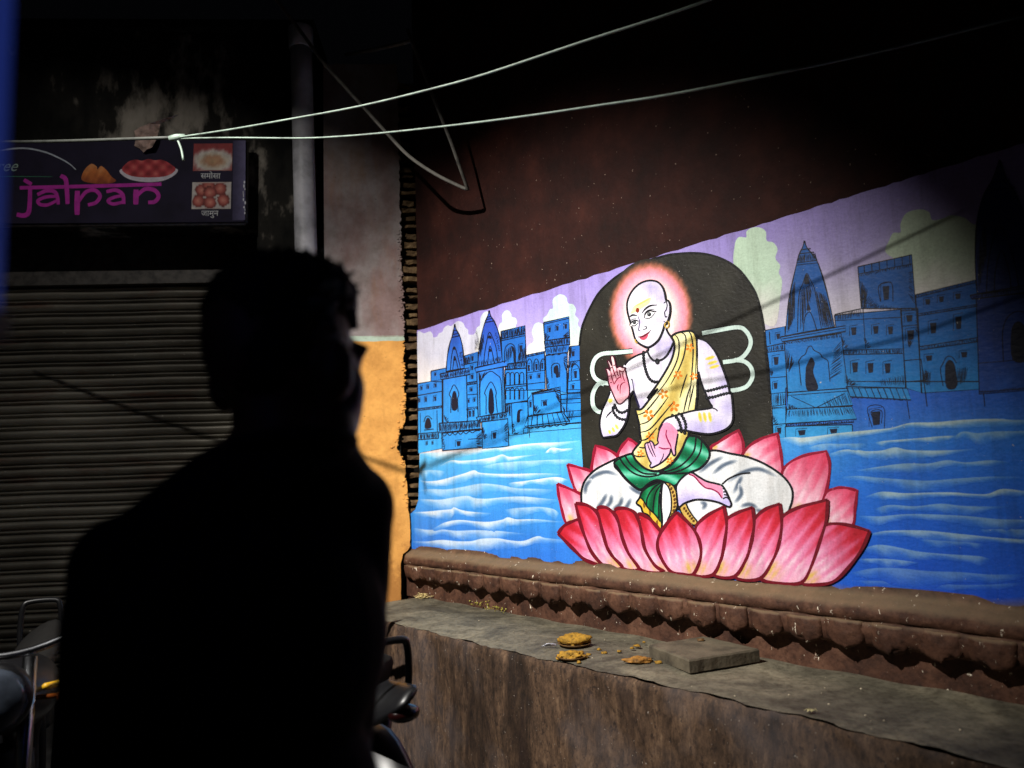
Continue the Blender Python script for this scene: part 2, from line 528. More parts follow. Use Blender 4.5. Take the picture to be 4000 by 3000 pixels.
# ---- the stone bench along the wall
be = empty('stone_bench', w_pt(1.0, 0.0, 0.3), 'low plastered bench with grey top and brown streaked face under the ledge', 'bench')
front = [(-1.02, 4.43), (-0.70, 4.055), (-0.33, 3.61), (-0.037, 3.255), (0.24, 2.955), (0.483, 2.69), (0.64, 2.51), (0.777, 2.345), (0.963, 2.11), (1.103, 1.945), (1.5, 1.49), (2.0, 0.93)]
fl = []
for i in range(len(front)-1):
    a, c = Vector(front[i]), Vector(front[i+1])
    m = max(2, int((c-a).length/0.02))
    for q in range(m): fl.append(a.lerp(c, q/m))
fl.append(Vector(front[-1]))
nf = len(fl)
b = MB()
rows = 14
vs = []
for i, p in enumerate(fl):
    back = p + Vector((-WALL.n.x, -WALL.n.y))*((Vector((p.x, p.y, 0)) - WALL.p).dot(WALL.n) + 0.03)
    jag = 0.006*math.sin(i*0.41) + 0.004*math.sin(i*1.3+1) + random.uniform(-.004, .004)
    for r_ in range(rows):
        t = r_/(rows-1)
        q = back.lerp(p, t)
        z = BENCH_Z + 0.004*math.sin(q.x*6+q.y*4) + 0.003*math.sin(q.x*17-q.y*11)
        if r_ == rows-1:
            q = q + Vector((WALL.n.x, WALL.n.y))*(-0.012+jag); z -= 0.002
        elif r_ == rows-2:
            q = q - Vector((WALL.n.x, WALL.n.y))*0.02
        vs.append((q.x, q.y, z))
b.add(vs, [(i*rows+r_, i*rows+r_+1, (i+1)*rows+r_+1, (i+1)*rows+r_) for i in range(nf-1) for r_ in range(rows-1)], True)
b.build('bench_top', M_BTOP, be)
b = MB()
vs = []
rz = [0.7475, 0.738, 0.722, 0.69, 0.64, 0.58, 0.52, 0.45, 0.38, 0.3, 0.2, 0.1, 0.0]
for i, p in enumerate(fl):
    jag = 0.006*math.sin(i*0.41) + 0.004*math.sin(i*1.3+1)
    for r_, z in enumerate(rz):
        o_ = (-0.012+jag, -0.004+jag*.7, 0.0, 0.003)[min(r_, 3)] + 0.006*math.sin(i*0.13+z*9) + 0.003*math.sin(i*.6+z*23) + random.uniform(-.002, .002)
        vs.append((p.x+WALL.n.x*o_, p.y+WALL.n.y*o_, z))
R_ = len(rz)
b.add(vs, [(i*R_+r_, (i+1)*R_+r_, (i+1)*R_+r_+1, i*R_+r_+1) for i in range(nf-1) for r_ in range(R_-1)], True)
p0 = fl[0]
bk = p0 + Vector((-WALL.n.x, -WALL.n.y))*((Vector((p0.x, p0.y, 0)) - WALL.p).dot(WALL.n) + 0.03)
b.add([(bk.x, bk.y, 0), (bk.x, bk.y, .747), (p0.x, p0.y, .747), (p0.x, p0.y, 0)], [(0, 1, 2, 3)])
b.build('bench_face', M_BFACE, be)

# ---- corner pillar with broken edge and bare brick
pi_ = empty('corner_pillar', f_pt(-0.15, 0.0), 'plastered corner pillar, ochre yellow below a mint line, grey above, broken edge', 'pillar')
edge = [(1552, 250), (1557, 420), (1562, 600), (1564, 760), (1566, 900), (1570, 1040), (1576, 1180), (1578, 1300), (1580, 1400), (1582, 1520), (1580, 1650), (1558, 1690), (1552, 1730), (1558, 1770), (1580, 1800), (1586, 1880), (1592, 1960), (1598, 2008), (1602, 2060), (1602, 2132), (1592, 2150), (1574, 2165), (1566, 2200), (1566, 2300), (1566, 2420)]
pts = []
for i in range(len(edge)-1):
    a, c = np.array(edge[i], float), np.array(edge[i+1], float)
    m = max(1, int(np.linalg.norm(c-a)/14))
    for q in range(m):
        p = a + (c-a)*q/m
        rough = 7 if p[1] < 2000 else 1.5
        pts.append(FRONT.hit(p[0] + random.uniform(-rough, rough*0.6), p[1]))
pts.append(FRONT.hit(*edge[-1]))
left = [FRONT.hit(1282, 2600), FRONT.hit(1266, 900), FRONT.hit(1262, 250)]
MB().prism(pts + left, -FRONT.n*0.020).build('plaster', M_PILLAR, pi_)
# crumbs of plaster along the broken edge
b = MB()
for i in range(150):
    y = random.uniform(900, 1990)
    ex = np.interp(y, [e[1] for e in edge], [e[0] for e in edge])
    p = FRONT.hit(ex - abs(random.gauss(0, 9)) + 3, y, 0.001)
    r = random.uniform(0.003, 0.011)
    b.ball(p, (r, r*0.7, r*random.uniform(.5, 1)), 6, 4)
tag(b.build('plaster_crumbs', M_PILLAR, pi_), kind='stuff')
zc = FRONT.hit(1600, 2000).z
core = [f_pt(f_u(FRONT.hit(1290, 1500)), 0.0, -0.03), f_pt(f_u(FRONT.hit(1560, 1500)), 0.0, -0.03), f_pt(f_u(FRONT.hit(1560, 1500)), 4.15, -0.03), f_pt(f_u(FRONT.hit(1290, 1500)), 4.15, -0.03)]
MB().prism(core, -FRONT.n*0.35).build('masonry_core', M_MOULD, pi_)
back = [f_pt(-0.2, 0.0, -0.18), f_pt(0.35, 0.0, -0.18), f_pt(0.35, 4.15, -0.18), f_pt(-0.2, 4.15, -0.18)]
MB().prism(back, -FRONT.n*0.15).build('mortar_core', M_BLACK, pi_)
def brick_mesh(seed):
    r = random.Random(seed)
    b = MB()
    L, Dp, H = 0.135, 0.11, 0.026
    nx, nz = 5, 3
    vs = []
    for j in range(nz):
        for i in range(nx):
            x = -L/2 + L*i/(nx-1)
            z = -H/2 + H*j/(nz-1) + r.uniform(-.003, .003)
            vs.append((x, r.uniform(-.008, .004), z))
    for j in range(nz):
        for i in range(nx):
            x = -L/2 + L*i/(nx-1)
            vs.append((x, -Dp, -H/2 + H*j/(nz-1)))
    q = nx*nz
    fs = []
    for j in range(nz-1):
        for i in range(nx-1):
            a = (j*nx+i, j*nx+i+1, (j+1)*nx+i+1, (j+1)*nx+i)
            fs += [a, tuple(q+w for w in a[::-1])]
    rim = list(range(nx)) + [nx-1+nx*j for j in range(1, nz)] + [nx*(nz-1)+i for i in range(nx-2, -1, -1)] + [nx*j for j in range(nz-2, 0, -1)]
    for k in range(len(rim)):
        a, c = rim[k], rim[(k+1) % len(rim)]
        fs.append((a, q+a, q+c, c))
    me = b.add(vs, fs).mesh('brick')
    bm = bmesh.new(); bm.from_mesh(me); bmesh.ops.recalc_face_normals(bm, faces=bm.faces); bm.to_mesh(me); bm.free()
    me.materials.append(M_BRICK)
    return me
bms = [brick_mesh(s) for s in range(6)]
RF = Matrix((D2, FRONT.n, Vector((0, 0, 1)))).transposed().to_4x4()
z = 1.26
k = 0
while z < 4.1:
    hole = 1.60 < z < 1.72
    o = bpy.data.objects.new('brick', bms[k % 6])
    col.objects.link(o)
    hang(o, pi_)
    off = -0.022 + random.uniform(-0.04, 0.014) - (0.05 if hole else 0)
    uu = f_u(FRONT.hit(1600, 1500)) + random.uniform(-.012, .012)
    o.matrix_basis = Matrix.Translation(f_pt(uu, z, off)) @ RF @ Matrix.Rotation(rad(random.uniform(-4, 4)), 4, 'Y') @ Matrix.Rotation(rad(random.uniform(-9, 9)), 4, 'Z') @ Matrix.Diagonal((random.uniform(.75, 1.05), 1, random.uniform(.55, 1.5), 1))
    z += 0.0575 + random.uniform(-.010, .012)
    k += 1

# ---- the shop with its rolling shutter
sh = empty('shop_building', f_pt(-2.2, 0.0, -0.3), 'mould blackened shop front holding the rolling shutter and sign', 'building')
uR = f_u(FRONT.hit(1236, 900, -0.05))
uO = f_u(FRONT.hit(1004, 1000, -0.05))
zL = FRONT.hit(600, 872, -0.05).z
ztop = FRONT.hit(900, 128, -0.05).z
MB().box(f_pt((uR-5.2)/2, (zL+ztop)/2, -0.25), (uR+5.2, 0.4, ztop-zL), AX_F).build('wall', M_MOULD, sh)
MB().box(f_pt((uR+uO)/2, zL/2, -0.25), (uR-uO, 0.4, zL-0.002), AX_F).build('pier', M_MOULD, sh)
MB().box(f_pt(-4.6, zL/2, -0.25), (1.2, 0.4, zL-0.002), AX_F).build('pier', M_MOULD, sh)
MB().box(f_pt((uR-5.3)/2, ztop+0.03, -0.24), (uR+5.3, 0.5, 0.058), AX_F).build('roof_slab', M_MOULD, sh)
zH = FRONT.hit(450, 1112, -0.36).z
MB().box(f_pt((uO-4.0)/2, (zH+zL)/2+0.02, -0.39), (uO+4.0-0.004, 0.1, zL-zH+0.04), AX_F).build('lintel_shade_box', M_IRON, sh)  # dark box put in for the shade that lintel and sign cast here
MB().box(f_pt(uO-0.03, zL/2, -0.37), (0.055, 0.09, zL-0.01), AX_F).build('guide_rail', M_IRON, sh)
MB().box(f_pt(-2.5, 2.2, -0.62), (5.2, 0.06, 4.38), AX_F).build('back_wall', M_BLACK, sh)
rs = empty('rolling_shutter', f_pt(-2.2, 0.0, -0.42), 'closed ribbed metal rolling shutter, rust tinged, under the dark sign', 'shutter')
PIT = 0.0855
sp_ = [(0.0, -0.012), (0.003, 0.006), (0.010, 0.016), (0.022, 0.026), (0.034, 0.032), (0.043, 0.030), (0.049, 0.018), (0.052, -0.010), (0.060, -0.014), (0.066, 0.012), (0.071, 0.020), (0.0755, 0.018), (0.0785, 0.002), (0.0815, -0.014), (0.0850, -0.014)]
Wd = uO + 4.0 - 0.05
b = MB()
vs = []
ns = 24
for i in range(ns+1):
    x = -Wd/2 + Wd*i/ns
    for (zz, oo) in sp_: vs.append((x, oo + 0.0022*math.sin(i*1.9+zz*50) + 0.002*math.sin(i*0.7), zz + 0.0012*math.sin(i*1.1)))
q = len(sp_)
b.add(vs, [(i*q+j, (i+1)*q+j, (i+1)*q+j+1, i*q+j+1) for i in range(ns) for j in range(q-1)], True)
sme = b.mesh('slat'); sme.materials.append(M_SHUTTER)
bm = bmesh.new(); bm.from_mesh(sme); bmesh.ops.recalc_face_normals(bm, faces=bm.faces); bm.to_mesh(sme); bm.free()
z = 0.02
while z < zH + 0.02:
    o = bpy.data.objects.new('slat', sme)
    col.objects.link(o)
    hang(o, rs)
    o.matrix_basis = Matrix.Translation(f_pt((uO-4.0)/2-0.025, z, -0.42 + random.uniform(-.002, .002))) @ RF
    z += PIT

# ---- drain pipe
M_PVC = simple('grey_pvc', (206, 204, 208), 0.5, 0.4, var=0.3, scale=5, bmp=0.1)
dp = empty('drain_pipe', f_pt(-0.5, 0.0, 0.06), 'grey plastic drain pipe running down beside the yellow pillar', 'pipe')
pt = FRONT.hit(1176, 180, 0.04); pb = FRONT.hit(1196, 1000, 0.04)
dirp = (pt-pb)/(pt.z-pb.z)
pat = lambda z: pb + dirp*(z-pb.z)
b = MB(); b.tube([pat(z) for z in np.linspace(0.0, ztop-0.05, 14)], 0.070, 20); b.build('pipe', M_PVC, dp)
b = MB(); b.tube([pat(z) for z in (ztop-0.17, ztop-0.165, ztop-0.03, ztop-0.025)], [0.076, 0.08, 0.08, 0.076], 20); b.build('socket', M_PVC, dp)
for zz in (1.4,):
    b = MB(); b.tube([pat(zz), pat(zz+0.03)], 0.0755, 20); b.box(pat(zz+.015) - FRONT.n*0.06, (0.19, 0.05, 0.028), AX_F); b.build('clamp', M_IRON, dp)
# ---- bent conduit frame above the pillar
M_COND = simple('conduit_grey', (96, 93, 87), 0.6, 0.3, var=0.3, bmp=0.1)
cf = empty('conduit_frame', FRONT.hit(1600, 200, 0.1), 'bent grey conduit loop dangling in a sharp point above the maroon wall', 'conduit')
loop = [(1040, -60), (1085, 5), (1180, 130), (1260, 240), (1330, 320), (1430, 430), (1520, 530), (1600, 612), (1700, 680), (1790, 725), (1822, 738)]
LO = 0.78
b = MB(); b.tube(spline3([FRONT.hit(x, y, LO) for x, y in loop], 4), 0.0125, 8, flat=0.6); b.build('curved_rod', M_COND, cf)
b = MB(); b.tube([FRONT.hit(x, y, LO) for x, y in [(1592, 115), (1610, 165), (1700, 400), (1760, 550), (1828, 742)]], 0.013, 8, flat=0.6); b.build('straight_rod', M_COND, cf)
b = MB(); b.tube([FRONT.hit(1352, 213, 0.0), FRONT.hit(1480, 190, 0.4), FRONT.hit(1605, 160, LO)], 0.0125, 8); b.build('cross_rod', M_COND, cf)

# ------------------------------------------------------------------ street lamp that lights the wall (stands outside the frame)
M_POLE = simple('galvanised_steel', (120, 122, 124), 0.5, 0.4, 0.6)
m_bulb, nt, bb = nmat('lamp_glass', 0.3)
bb.inputs['Base Color'].default_value = (0.9, 0.85, 0.75, 1)
bb.inputs['Emission Color'].default_value = (1, 0.93, 0.82, 1)
bb.inputs['Emission Strength'].default_value = 6.0
sl = empty('street_lamp', (-4.2, -0.5, 0), 'galvanised street lamp with a bell shade shaped to cut its beam, leaning over the lane', 'street lamp')
b = MB(); b.tube([(-4.2, -0.5, 0), (-4.2, -0.5, 0.6), (-4.2, -0.5, 4.9)], [0.07, 0.06, 0.05], 14); b.build('pole', M_POLE, sl)
b = MB(); b.tube(spline3([(-4.2, -0.5, 4.85), (-4.05, -0.4, 5.3), (-3.4, 0.0, 5.4), (-2.62, 0.40, 5.22), (-2.42, 0.58, 5.06)], 6), 0.028, 10); b.build('arm', M_POLE, sl)
ld = (AIM - LAMP).normalized()
b = MB(); b.lathe(LAMP, (0.270, -0.189, 1.0), [(0.24, 0.03), (0.22, 0.06), (0.14, 0.08), (0.06, 0.17), (-0.092, 0.300), (-0.096, 0.300), (0.052, 0.162), (0.13, 0.072), (0.20, 0.05)], 40); b.build('cutoff_shade', M_POLE, sl)  # unseen shade, shaped and tilted to keep light off the upper wall
b = MB(); b.ball(LAMP + Vector((0, 0, 0.075)), 0.034, 14, 10); b.build('bulb', m_bulb, sl)
col.objects.link(lamp_light)
lamp_light.location = LAMP
hang(lamp_light, sl)
col.objects.link(shutter_fill)
shutter_fill.location = LAMP - ld*0.035
hang(shutter_fill, sl)

# ------------------------------------------------------------------ the mural
M_PAINT = m_paint()
STEP = 0.00012
def ZT(x0, y0, s): return lambda pts: [(x0+p[0]/s, y0+p[1]/s) + tuple(p[2:]) for p in pts]
FA, FB, FC = ZT(2240, 960, 2.765), ZT(2240, 1500, 2.212), ZT(2100, 1600, 1.58)
FD, FE, FF = ZT(1580, 1100, 2.37), ZT(2900, 850, 1.9518), ZT(1550, 1650, 2.5525)
FG, FH, FI = ZT(3000, 1600, 2.074), ZT(2300, 1650, 3.6867), ZT(2300, 1400, 5.53)
MUR = empty('mural', w_pt(1.3, 1.05, 0.003), 'bright wall mural of a seated monk on a pink lotus before a blue river city', 'mural')

SURF = {'plane': WALL, 'mat': M_PAINT, 'off': 0.0008}
def paint_mesh(name, V, F, C, layer, parent):
    me = bpy.data.meshes.new(name)
    if isinstance(layer, (int, float)): layer = [layer]*len(V)
    me.from_pydata([SURF['plane'].hit(x, y, SURF['off'] + STEP*l) for (x, y), l in zip(V, layer)], [], F)
    at = me.color_attributes.new('Col', 'FLOAT_COLOR', 'POINT')
    c = np.ones((len(V), 4)); c[:, :3] = lin(C)
    at.data.foreach_set('color', c.ravel())
    bm = bmesh.new(); bm.from_mesh(me)
    for f in bm.faces:
        if f.normal.dot(SURF['plane'].n) < 0: f.normal_flip()
    bm.to_mesh(me); bm.free()
    me.update()
    return put(name, me, SURF['mat'], parent)
def inside(px, py, poly):
    P = np.array(poly); x1, y1 = P[:, 0], P[:, 1]; x2, y2 = np.roll(x1, -1), np.roll(y1, -1)
    c = np.zeros(px.shape, bool)
    for a, b_, c_, d in zip(x1, y1, x2, y2):
        if b_ == d: continue
        k = ((b_ > py) != (d > py)) & (px < (c_-a)*(py-b_)/(d-b_) + a)
        c ^= k
    return c
def clean(poly):
    out = []
    for p in poly:
        if not out or abs(p[0]-out[-1][0]) + abs(p[1]-out[-1][1]) > 0.4: out.append(p)
    if abs(out[0][0]-out[-1][0]) + abs(out[0][1]-out[-1][1]) < 0.4: out.pop()
    return out
def fill(name, pts, color, layer, parent=MUR, straight=False, sp=None, n=5):
    poly = clean(spline(pts, True, n, straight))
    V = [Vector(p) for p in poly]
    nb = len(V)
    if sp:
        P = np.array(poly)
        gx, gy = np.meshgrid(np.arange(P[:, 0].min(), P[:, 0].max(), sp), np.arange(P[:, 1].min(), P[:, 1].max(), sp))
        gx = gx + (np.arange(gx.shape[0]) % 2)[:, None]*sp/2
        k = inside(gx, gy, poly)
        V += [Vector((a, b_)) for a, b_ in zip(gx[k], gy[k])]
    r = delaunay_2d_cdt(V, [(i, (i+1) % nb) for i in range(nb)], [], 1, 1e-3)
    V2 = [(v.x, v.y) for v in r[0]]
    if callable(color):
        A = np.array(V2)
        C = np.clip(color(A[:, 0], A[:, 1]), 0, 255)
    else:
        C = np.tile(np.array(color, float), (len(V2), 1))
    return paint_mesh(name, V2, [tuple(f) for f in r[2]], C, layer, parent)
class Ink:
    """collects brush lines, dots and small patches of one layer into one mesh"""
    def __init__(s, layer): s.V, s.F, s.C, s.L, s.layer, s.k = [], [], [], [], layer, 0
    def _add(s, V, F, C):
        b = len(s.V)
        s.V += V
        s.F += [tuple(i+b for i in f) for f in F]
        s.C += C if isinstance(C, list) else [C]*len(V)
        s.L += [s.layer + (s.k % 40)*0.04]*len(V)
        s.k += 1
    def line(s, pts, w=7, color=(16, 15, 22), taper=0.0, closed=False, straight=False, n=5, jit=0.0):
        P = np.array(spline(pts, closed, n, straight), float)
        if closed: P = np.vstack([P, P[:1]])
        if len(P) < 2: return s
        T = np.gradient(P, axis=0)
        T /= np.maximum(np.linalg.norm(T, axis=1), 1e-6)[:, None]
        Nn = np.c_[-T[:, 1], T[:, 0]]
        t = np.linspace(0, 1, len(P))
        ww = w/2*(1 - taper*np.abs(2*t-1)**2)
        if jit: ww = ww*(1 + jit*np.sin(t*37+s.k))
        V = [tuple(p) for p in P + Nn*ww[:, None]] + [tuple(p) for p in P - Nn*ww[:, None]]
        m = len(P)
        s._add(V, [(i, i+1, m+i+1, m+i) for i in range(m-1)], color)
        return s
    def patch(s, pts, color=(16, 15, 22), straight=False, n=4):
        P = clean(spline(pts, True, n, straight))
        r = delaunay_2d_cdt([Vector(p) for p in P], [(i, (i+1) % len(P)) for i in range(len(P))], [], 1, 1e-3)
        s._add([(v.x, v.y) for v in r[0]], [tuple(f) for f in r[2]], color)
        return s
    def dot(s, x, y, rx, ry=None, color=(34, 38, 44), rot=0.0, m=10):
        ry = ry or rx
        V = []
        for k in range(m):
            a = 2*math.pi*k/m
            dx, dy = rx*math.cos(a), ry*math.sin(a)
            V.append((x + dx*math.cos(rot) - dy*math.sin(rot), y + dx*math.sin(rot) + dy*math.cos(rot)))
        s._add(V, [tuple(range(m))], color)
        return s
    def brush(s, pts, w, c0, c1, c2=None):
        """soft brush mark: colour c0 on the spine fading to c1 at both sides"""
        P = np.array(spline(pts, False, 5), float)
        T = np.gradient(P, axis=0); T /= np.maximum(np.linalg.norm(T, axis=1), 1e-6)[:, None]
        Nn = np.c_[-T[:, 1], T[:, 0]]
        m = len(P)
        t = np.linspace(0, 1, m)
        ww = w/2*np.sqrt(np.maximum(0.02, 1-np.abs(2*t-1)**3))
        V, C = [], []
        for q, cc in ((-1, c1), (-.35, c0), (.35, c0), (1, c2 or c1)):
            V += [tuple(p) for p in P + Nn*(ww*q)[:, None]]
            for k in range(m):
                f = min(1, 4*t[k], 4*(1-t[k]))
                C.append(tuple(np.array(c1)*(1-f) + np.array(cc)*f))
        s._add(V, [(r_*m+i, r_*m+i+1, (r_+1)*m+i+1, (r_+1)*m+i) for r_ in range(3) for i in range(m-1)], C)
        return s
    def hatch(s, a, b_, c, d, n, w=2.6, color=(18, 22, 40), j=3):
        """n strokes from edge a-b to edge d-c"""
        a, b_, c, d = [np.array(q[:2], float) for q in (a, b_, c, d)]
        for i in range(n):
            t = (i+0.5)/n
            p = a + (b_-a)*t + rng.uniform(-j, j, 2)
            q = d + (c-d)*t + rng.uniform(-j, j, 2)
            s.line([tuple(p), tuple((p+q)/2 + rng.uniform(-1, 1, 2)), tuple(q)], w, color, 0.6, n=2)
        return s
    def build(s, name, parent=MUR):
        if not s.V: return None
        o = paint_mesh(name, s.V, s.F, np.array(s.C, float), s.L, parent)
        if name.endswith('lines') or 'fold' in name or 'pattern' in name: o['kind'] = 'stuff'      # brush lines too fine to pick apart
        return o
def lerp3(t, stops):
    t = np.asarray(t)
    xs = [q[0] for q in stops]
    return np.stack([np.interp(t, xs, [q[1][k] for q in stops]) for k in range(3)], -1)
def vnoise(x, y, s, seed=0):
    return (np.sin(x/s*1.3+seed) * np.sin(y/s*1.1+seed*2.1) + 0.5*np.sin(x/s*2.9+y/s*1.7+seed*3) + 0.3*np.sin(x/s*5.3-y/s*4.1+seed))/1.8
INK = (16, 15, 22)

# ---- sky and clouds
def top_y(x): return 1291 - 0.3092*(x-1629)
topedge = [(x, top_y(x) + random.uniform(-3.0, 3.0)) for x in np.arange(1629, 4520, 30)]
def skyc(x, y):
    d = (y - top_y(x))/(330 + 0.12*(x-1629))
    return lerp3(d + 0.08*vnoise(x, y, 90, 1), [(0, (158, 140, 212)), (0.35, (172, 158, 216)), (0.7, (205, 198, 222)), (1.1, (226, 218, 222))])
fill('painted_sky', topedge + [(4510, 1900), (3300, 1900), (1640, 1900), (1636, 1600), (1631, 1400)], skyc, 0, straight=True, sp=40)
def cloud(pts, base, lay=3):
    P = np.array([p[:2] for p in pts]); y0, y1 = P[:, 1].min(), P[:, 1].max()
    fill('painted_cloud', pts, lambda x, y: lerp3((y-y0)/(y1-y0) + 0.1*vnoise(x, y, 40, 2), [(0, base), (0.5, tuple(0.97*c for c in base)), (1, (232, 226, 222))]), lay, sp=26)
cloud(FD([(122, 470), (180, 478), (205, 470), (240, 462), (262, 490), (265, 515), (300, 510), (318, 480), (350, 465), (365, 430), (400, 405), (430, 412), (460, 388), (500, 365), (545, 385), (560, 420), (590, 450), (592, 485), (640, 490), (670, 460), (680, 700), (400, 860), (122, 960, 1)]), (206, 206, 224))
cloud(FD([(655, 500), (668, 430), (700, 400), (705, 335), (735, 285), (775, 280), (800, 330), (800, 560), (660, 650)]), (212, 218, 228))
cloud(FD([(868, 450), (880, 395), (905, 370), (903, 310), (930, 272), (965, 270), (990, 305), (992, 325), (1030, 340), (1042, 380), (1030, 410), (1040, 470), (960, 520), (880, 500)]), (208, 226, 228))
cloud(FD([(1130, 650), (1150, 590), (1190, 560), (1195, 530), (1180, 470), (1200, 400), (1240, 378), (1285, 390), (1285, 340), (1320, 310), (1345, 258), (1375, 245), (1370, 190), (1385, 150), (1440, 118), (1495, 140), (1515, 200), (1560, 210), (1588, 255), (1580, 310), (1612, 350), (1605, 400), (1628, 440), (1622, 600), (1400, 700), (1135, 690)]), (204, 226, 226))
cloud(FE([(-60, 220), (-30, 150), (28, 150), (32, 105), (75, 78), (130, 75), (178, 105), (185, 175), (235, 190), (268, 240), (252, 310), (288, 365), (278, 420), (302, 480), (290, 600), (240, 830), (60, 700), (-60, 400)]), (206, 232, 206))
cloud(FE([(1120, 172), (1150, 118), (1205, 112), (1205, 50), (1240, -25), (1300, -55), (1370, -62), (1425, -40), (1448, 18), (1530, 5), (1590, -18), (1690, 0), (1760, 50), (1900, 100), (2000, 500), (1330, 600), (1250, 420), (1180, 330), (1090, 260)]), (206, 224, 196))

# ---- river
def waterline(x): return np.interp(x, [1600, 1640, 1780, 1960, 2267, 2700, 3048, 3250, 3500, 4000, 4520], [1774, 1773, 1768, 1752, 1724, 1715, 1712, 1700, 1668, 1640, 1615])
def botline(x): return np.interp(x, [1600, 2294, 3000, 3723, 4520], [2150, 2214, 2306, 2364, 2420])
def waterc(x, y):
    d = (y - waterline(x))/(botline(x) - waterline(x))
    c = lerp3(d + 0.10*vnoise(x, y*3.5, 120, 4), [(0, (96, 194, 246)), (0.25, (74, 168, 240)), (0.6, (60, 146, 232)), (1, (48, 120, 222))])
    k = np.clip((x-2600)/900, 0, 1)[:, None]                     # deeper blue right of the lotus, with the light's falloff darkened into it
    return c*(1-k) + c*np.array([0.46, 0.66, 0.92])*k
xs = np.arange(1640, 4521, 60)
bx = np.arange(4510, 1600, -60)
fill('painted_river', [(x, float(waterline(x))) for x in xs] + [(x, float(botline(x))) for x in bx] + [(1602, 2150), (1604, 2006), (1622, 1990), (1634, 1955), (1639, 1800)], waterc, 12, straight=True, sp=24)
def wave(pts, th, white=1.0, Z=FF, s=2.5525):
    P = np.array(spline(Z(pts), False, 5), float)
    m = len(P)
    t = np.linspace(0, 1, m)
    w = th/s*1.32*np.minimum(1, np.minimum(t*7+0.3, (1-t)*5+0.2))*(0.85+0.3*np.sin(t*9+P[0, 0]))
    V, C = [], []
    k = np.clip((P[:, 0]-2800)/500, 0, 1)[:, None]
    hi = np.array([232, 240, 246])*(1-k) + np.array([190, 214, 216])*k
    for q in (-0.06, 0.0, 0.35, 0.62, 1.0):
        X, Y = P[:, 0] + w*0.1*rng.uniform(-1, 1, m)*(q > .5), P[:, 1] + w*q*(1 + 0.12*rng.uniform(-1, 1, m)*(q > .3))
        V += [tuple(v) for v in np.c_[X, Y]]
        wc = waterc(X, Y)
        f = {-0.06: 0.6, 0.0: 1.0, 0.35: 0.95, 0.62: 0.55, 1.0: 0.0}[q]*white
        f = f*(0.7 + 0.3*np.sin(t*23+P[0, 1]))*np.minimum(1, np.minimum(t*6+.2, (1-t)*6+.1)) if q > 0 else f*np.minimum(1, np.minimum(t*6+.2, (1-t)*6+.1))
        C += [tuple(c) for c in wc*(1-np.atleast_1d(f)[:, None]) + hi*np.atleast_1d(f)[:, None]]
    return V, [(r_*m+i, r_*m+i+1, (r_+1)*m+i+1, (r_+1)*m+i) for r_ in range(4) for i in range(m-1)], C
WL = [([(230, 310), (400, 305), (560, 300), (700, 285), (850, 268), (1000, 258), (1050, 255), (1200, 228), (1400, 210), (1600, 200), (1830, 180)], 45, 1),
 ([(1475, 305), (1540, 255), (1640, 265), (1760, 258)], 40, 1), ([(430, 430), (540, 380), (640, 385), (800, 375), (950, 352), (1050, 322), (1120, 345), (1250, 335), (1400, 318)], 44, .95),
 ([(850, 440), (1000, 410), (1180, 395), (1350, 385), (1550, 375), (1800, 370)], 60, .55), ([(230, 490), (340, 478), (480, 490)], 60, .5),
 ([(225, 575), (300, 590), (420, 580), (560, 545), (680, 510), (770, 480), (830, 505), (1000, 515), (1200, 515), (1450, 510), (1640, 515)], 55, .95),
 ([(1115, 605), (1250, 590), (1400, 570), (1590, 548), (1720, 575)], 52, .95), ([(225, 675), (350, 668), (500, 672), (650, 650), (800, 620), (900, 615), (1050, 630), (1200, 660), (1400, 665), (1560, 670)], 80, .62),
 ([(225, 765), (300, 770), (430, 775), (560, 755), (700, 738), (780, 760), (900, 765), (1050, 750), (1250, 742), (1450, 760), (1600, 770)], 85, .75),
 ([(160, 895), (280, 893), (430, 880), (540, 870), (570, 850), (640, 875), (760, 895), (940, 905)], 66, .92), ([(1080, 870), (1250, 855), (1420, 845), (1550, 865), (1620, 905)], 70, .6),
 ([(365, 1060), (480, 1000), (620, 975), (780, 990), (920, 995), (1050, 975), (1110, 950), (1200, 970), (1400, 968), (1650, 990)], 66, .9),
 ([(170, 1055), (300, 1075), (450, 1070), (600, 1085), (780, 1080), (1000, 1085), (1280, 1110)], 72, .7),
 ([(160, 1185), (300, 1190), (450, 1175), (600, 1190), (740, 1190), (850, 1165), (1000, 1160), (1130, 1180), (1260, 1185), (1400, 1138), (1480, 1155), (1760, 1180)], 85, .85)]
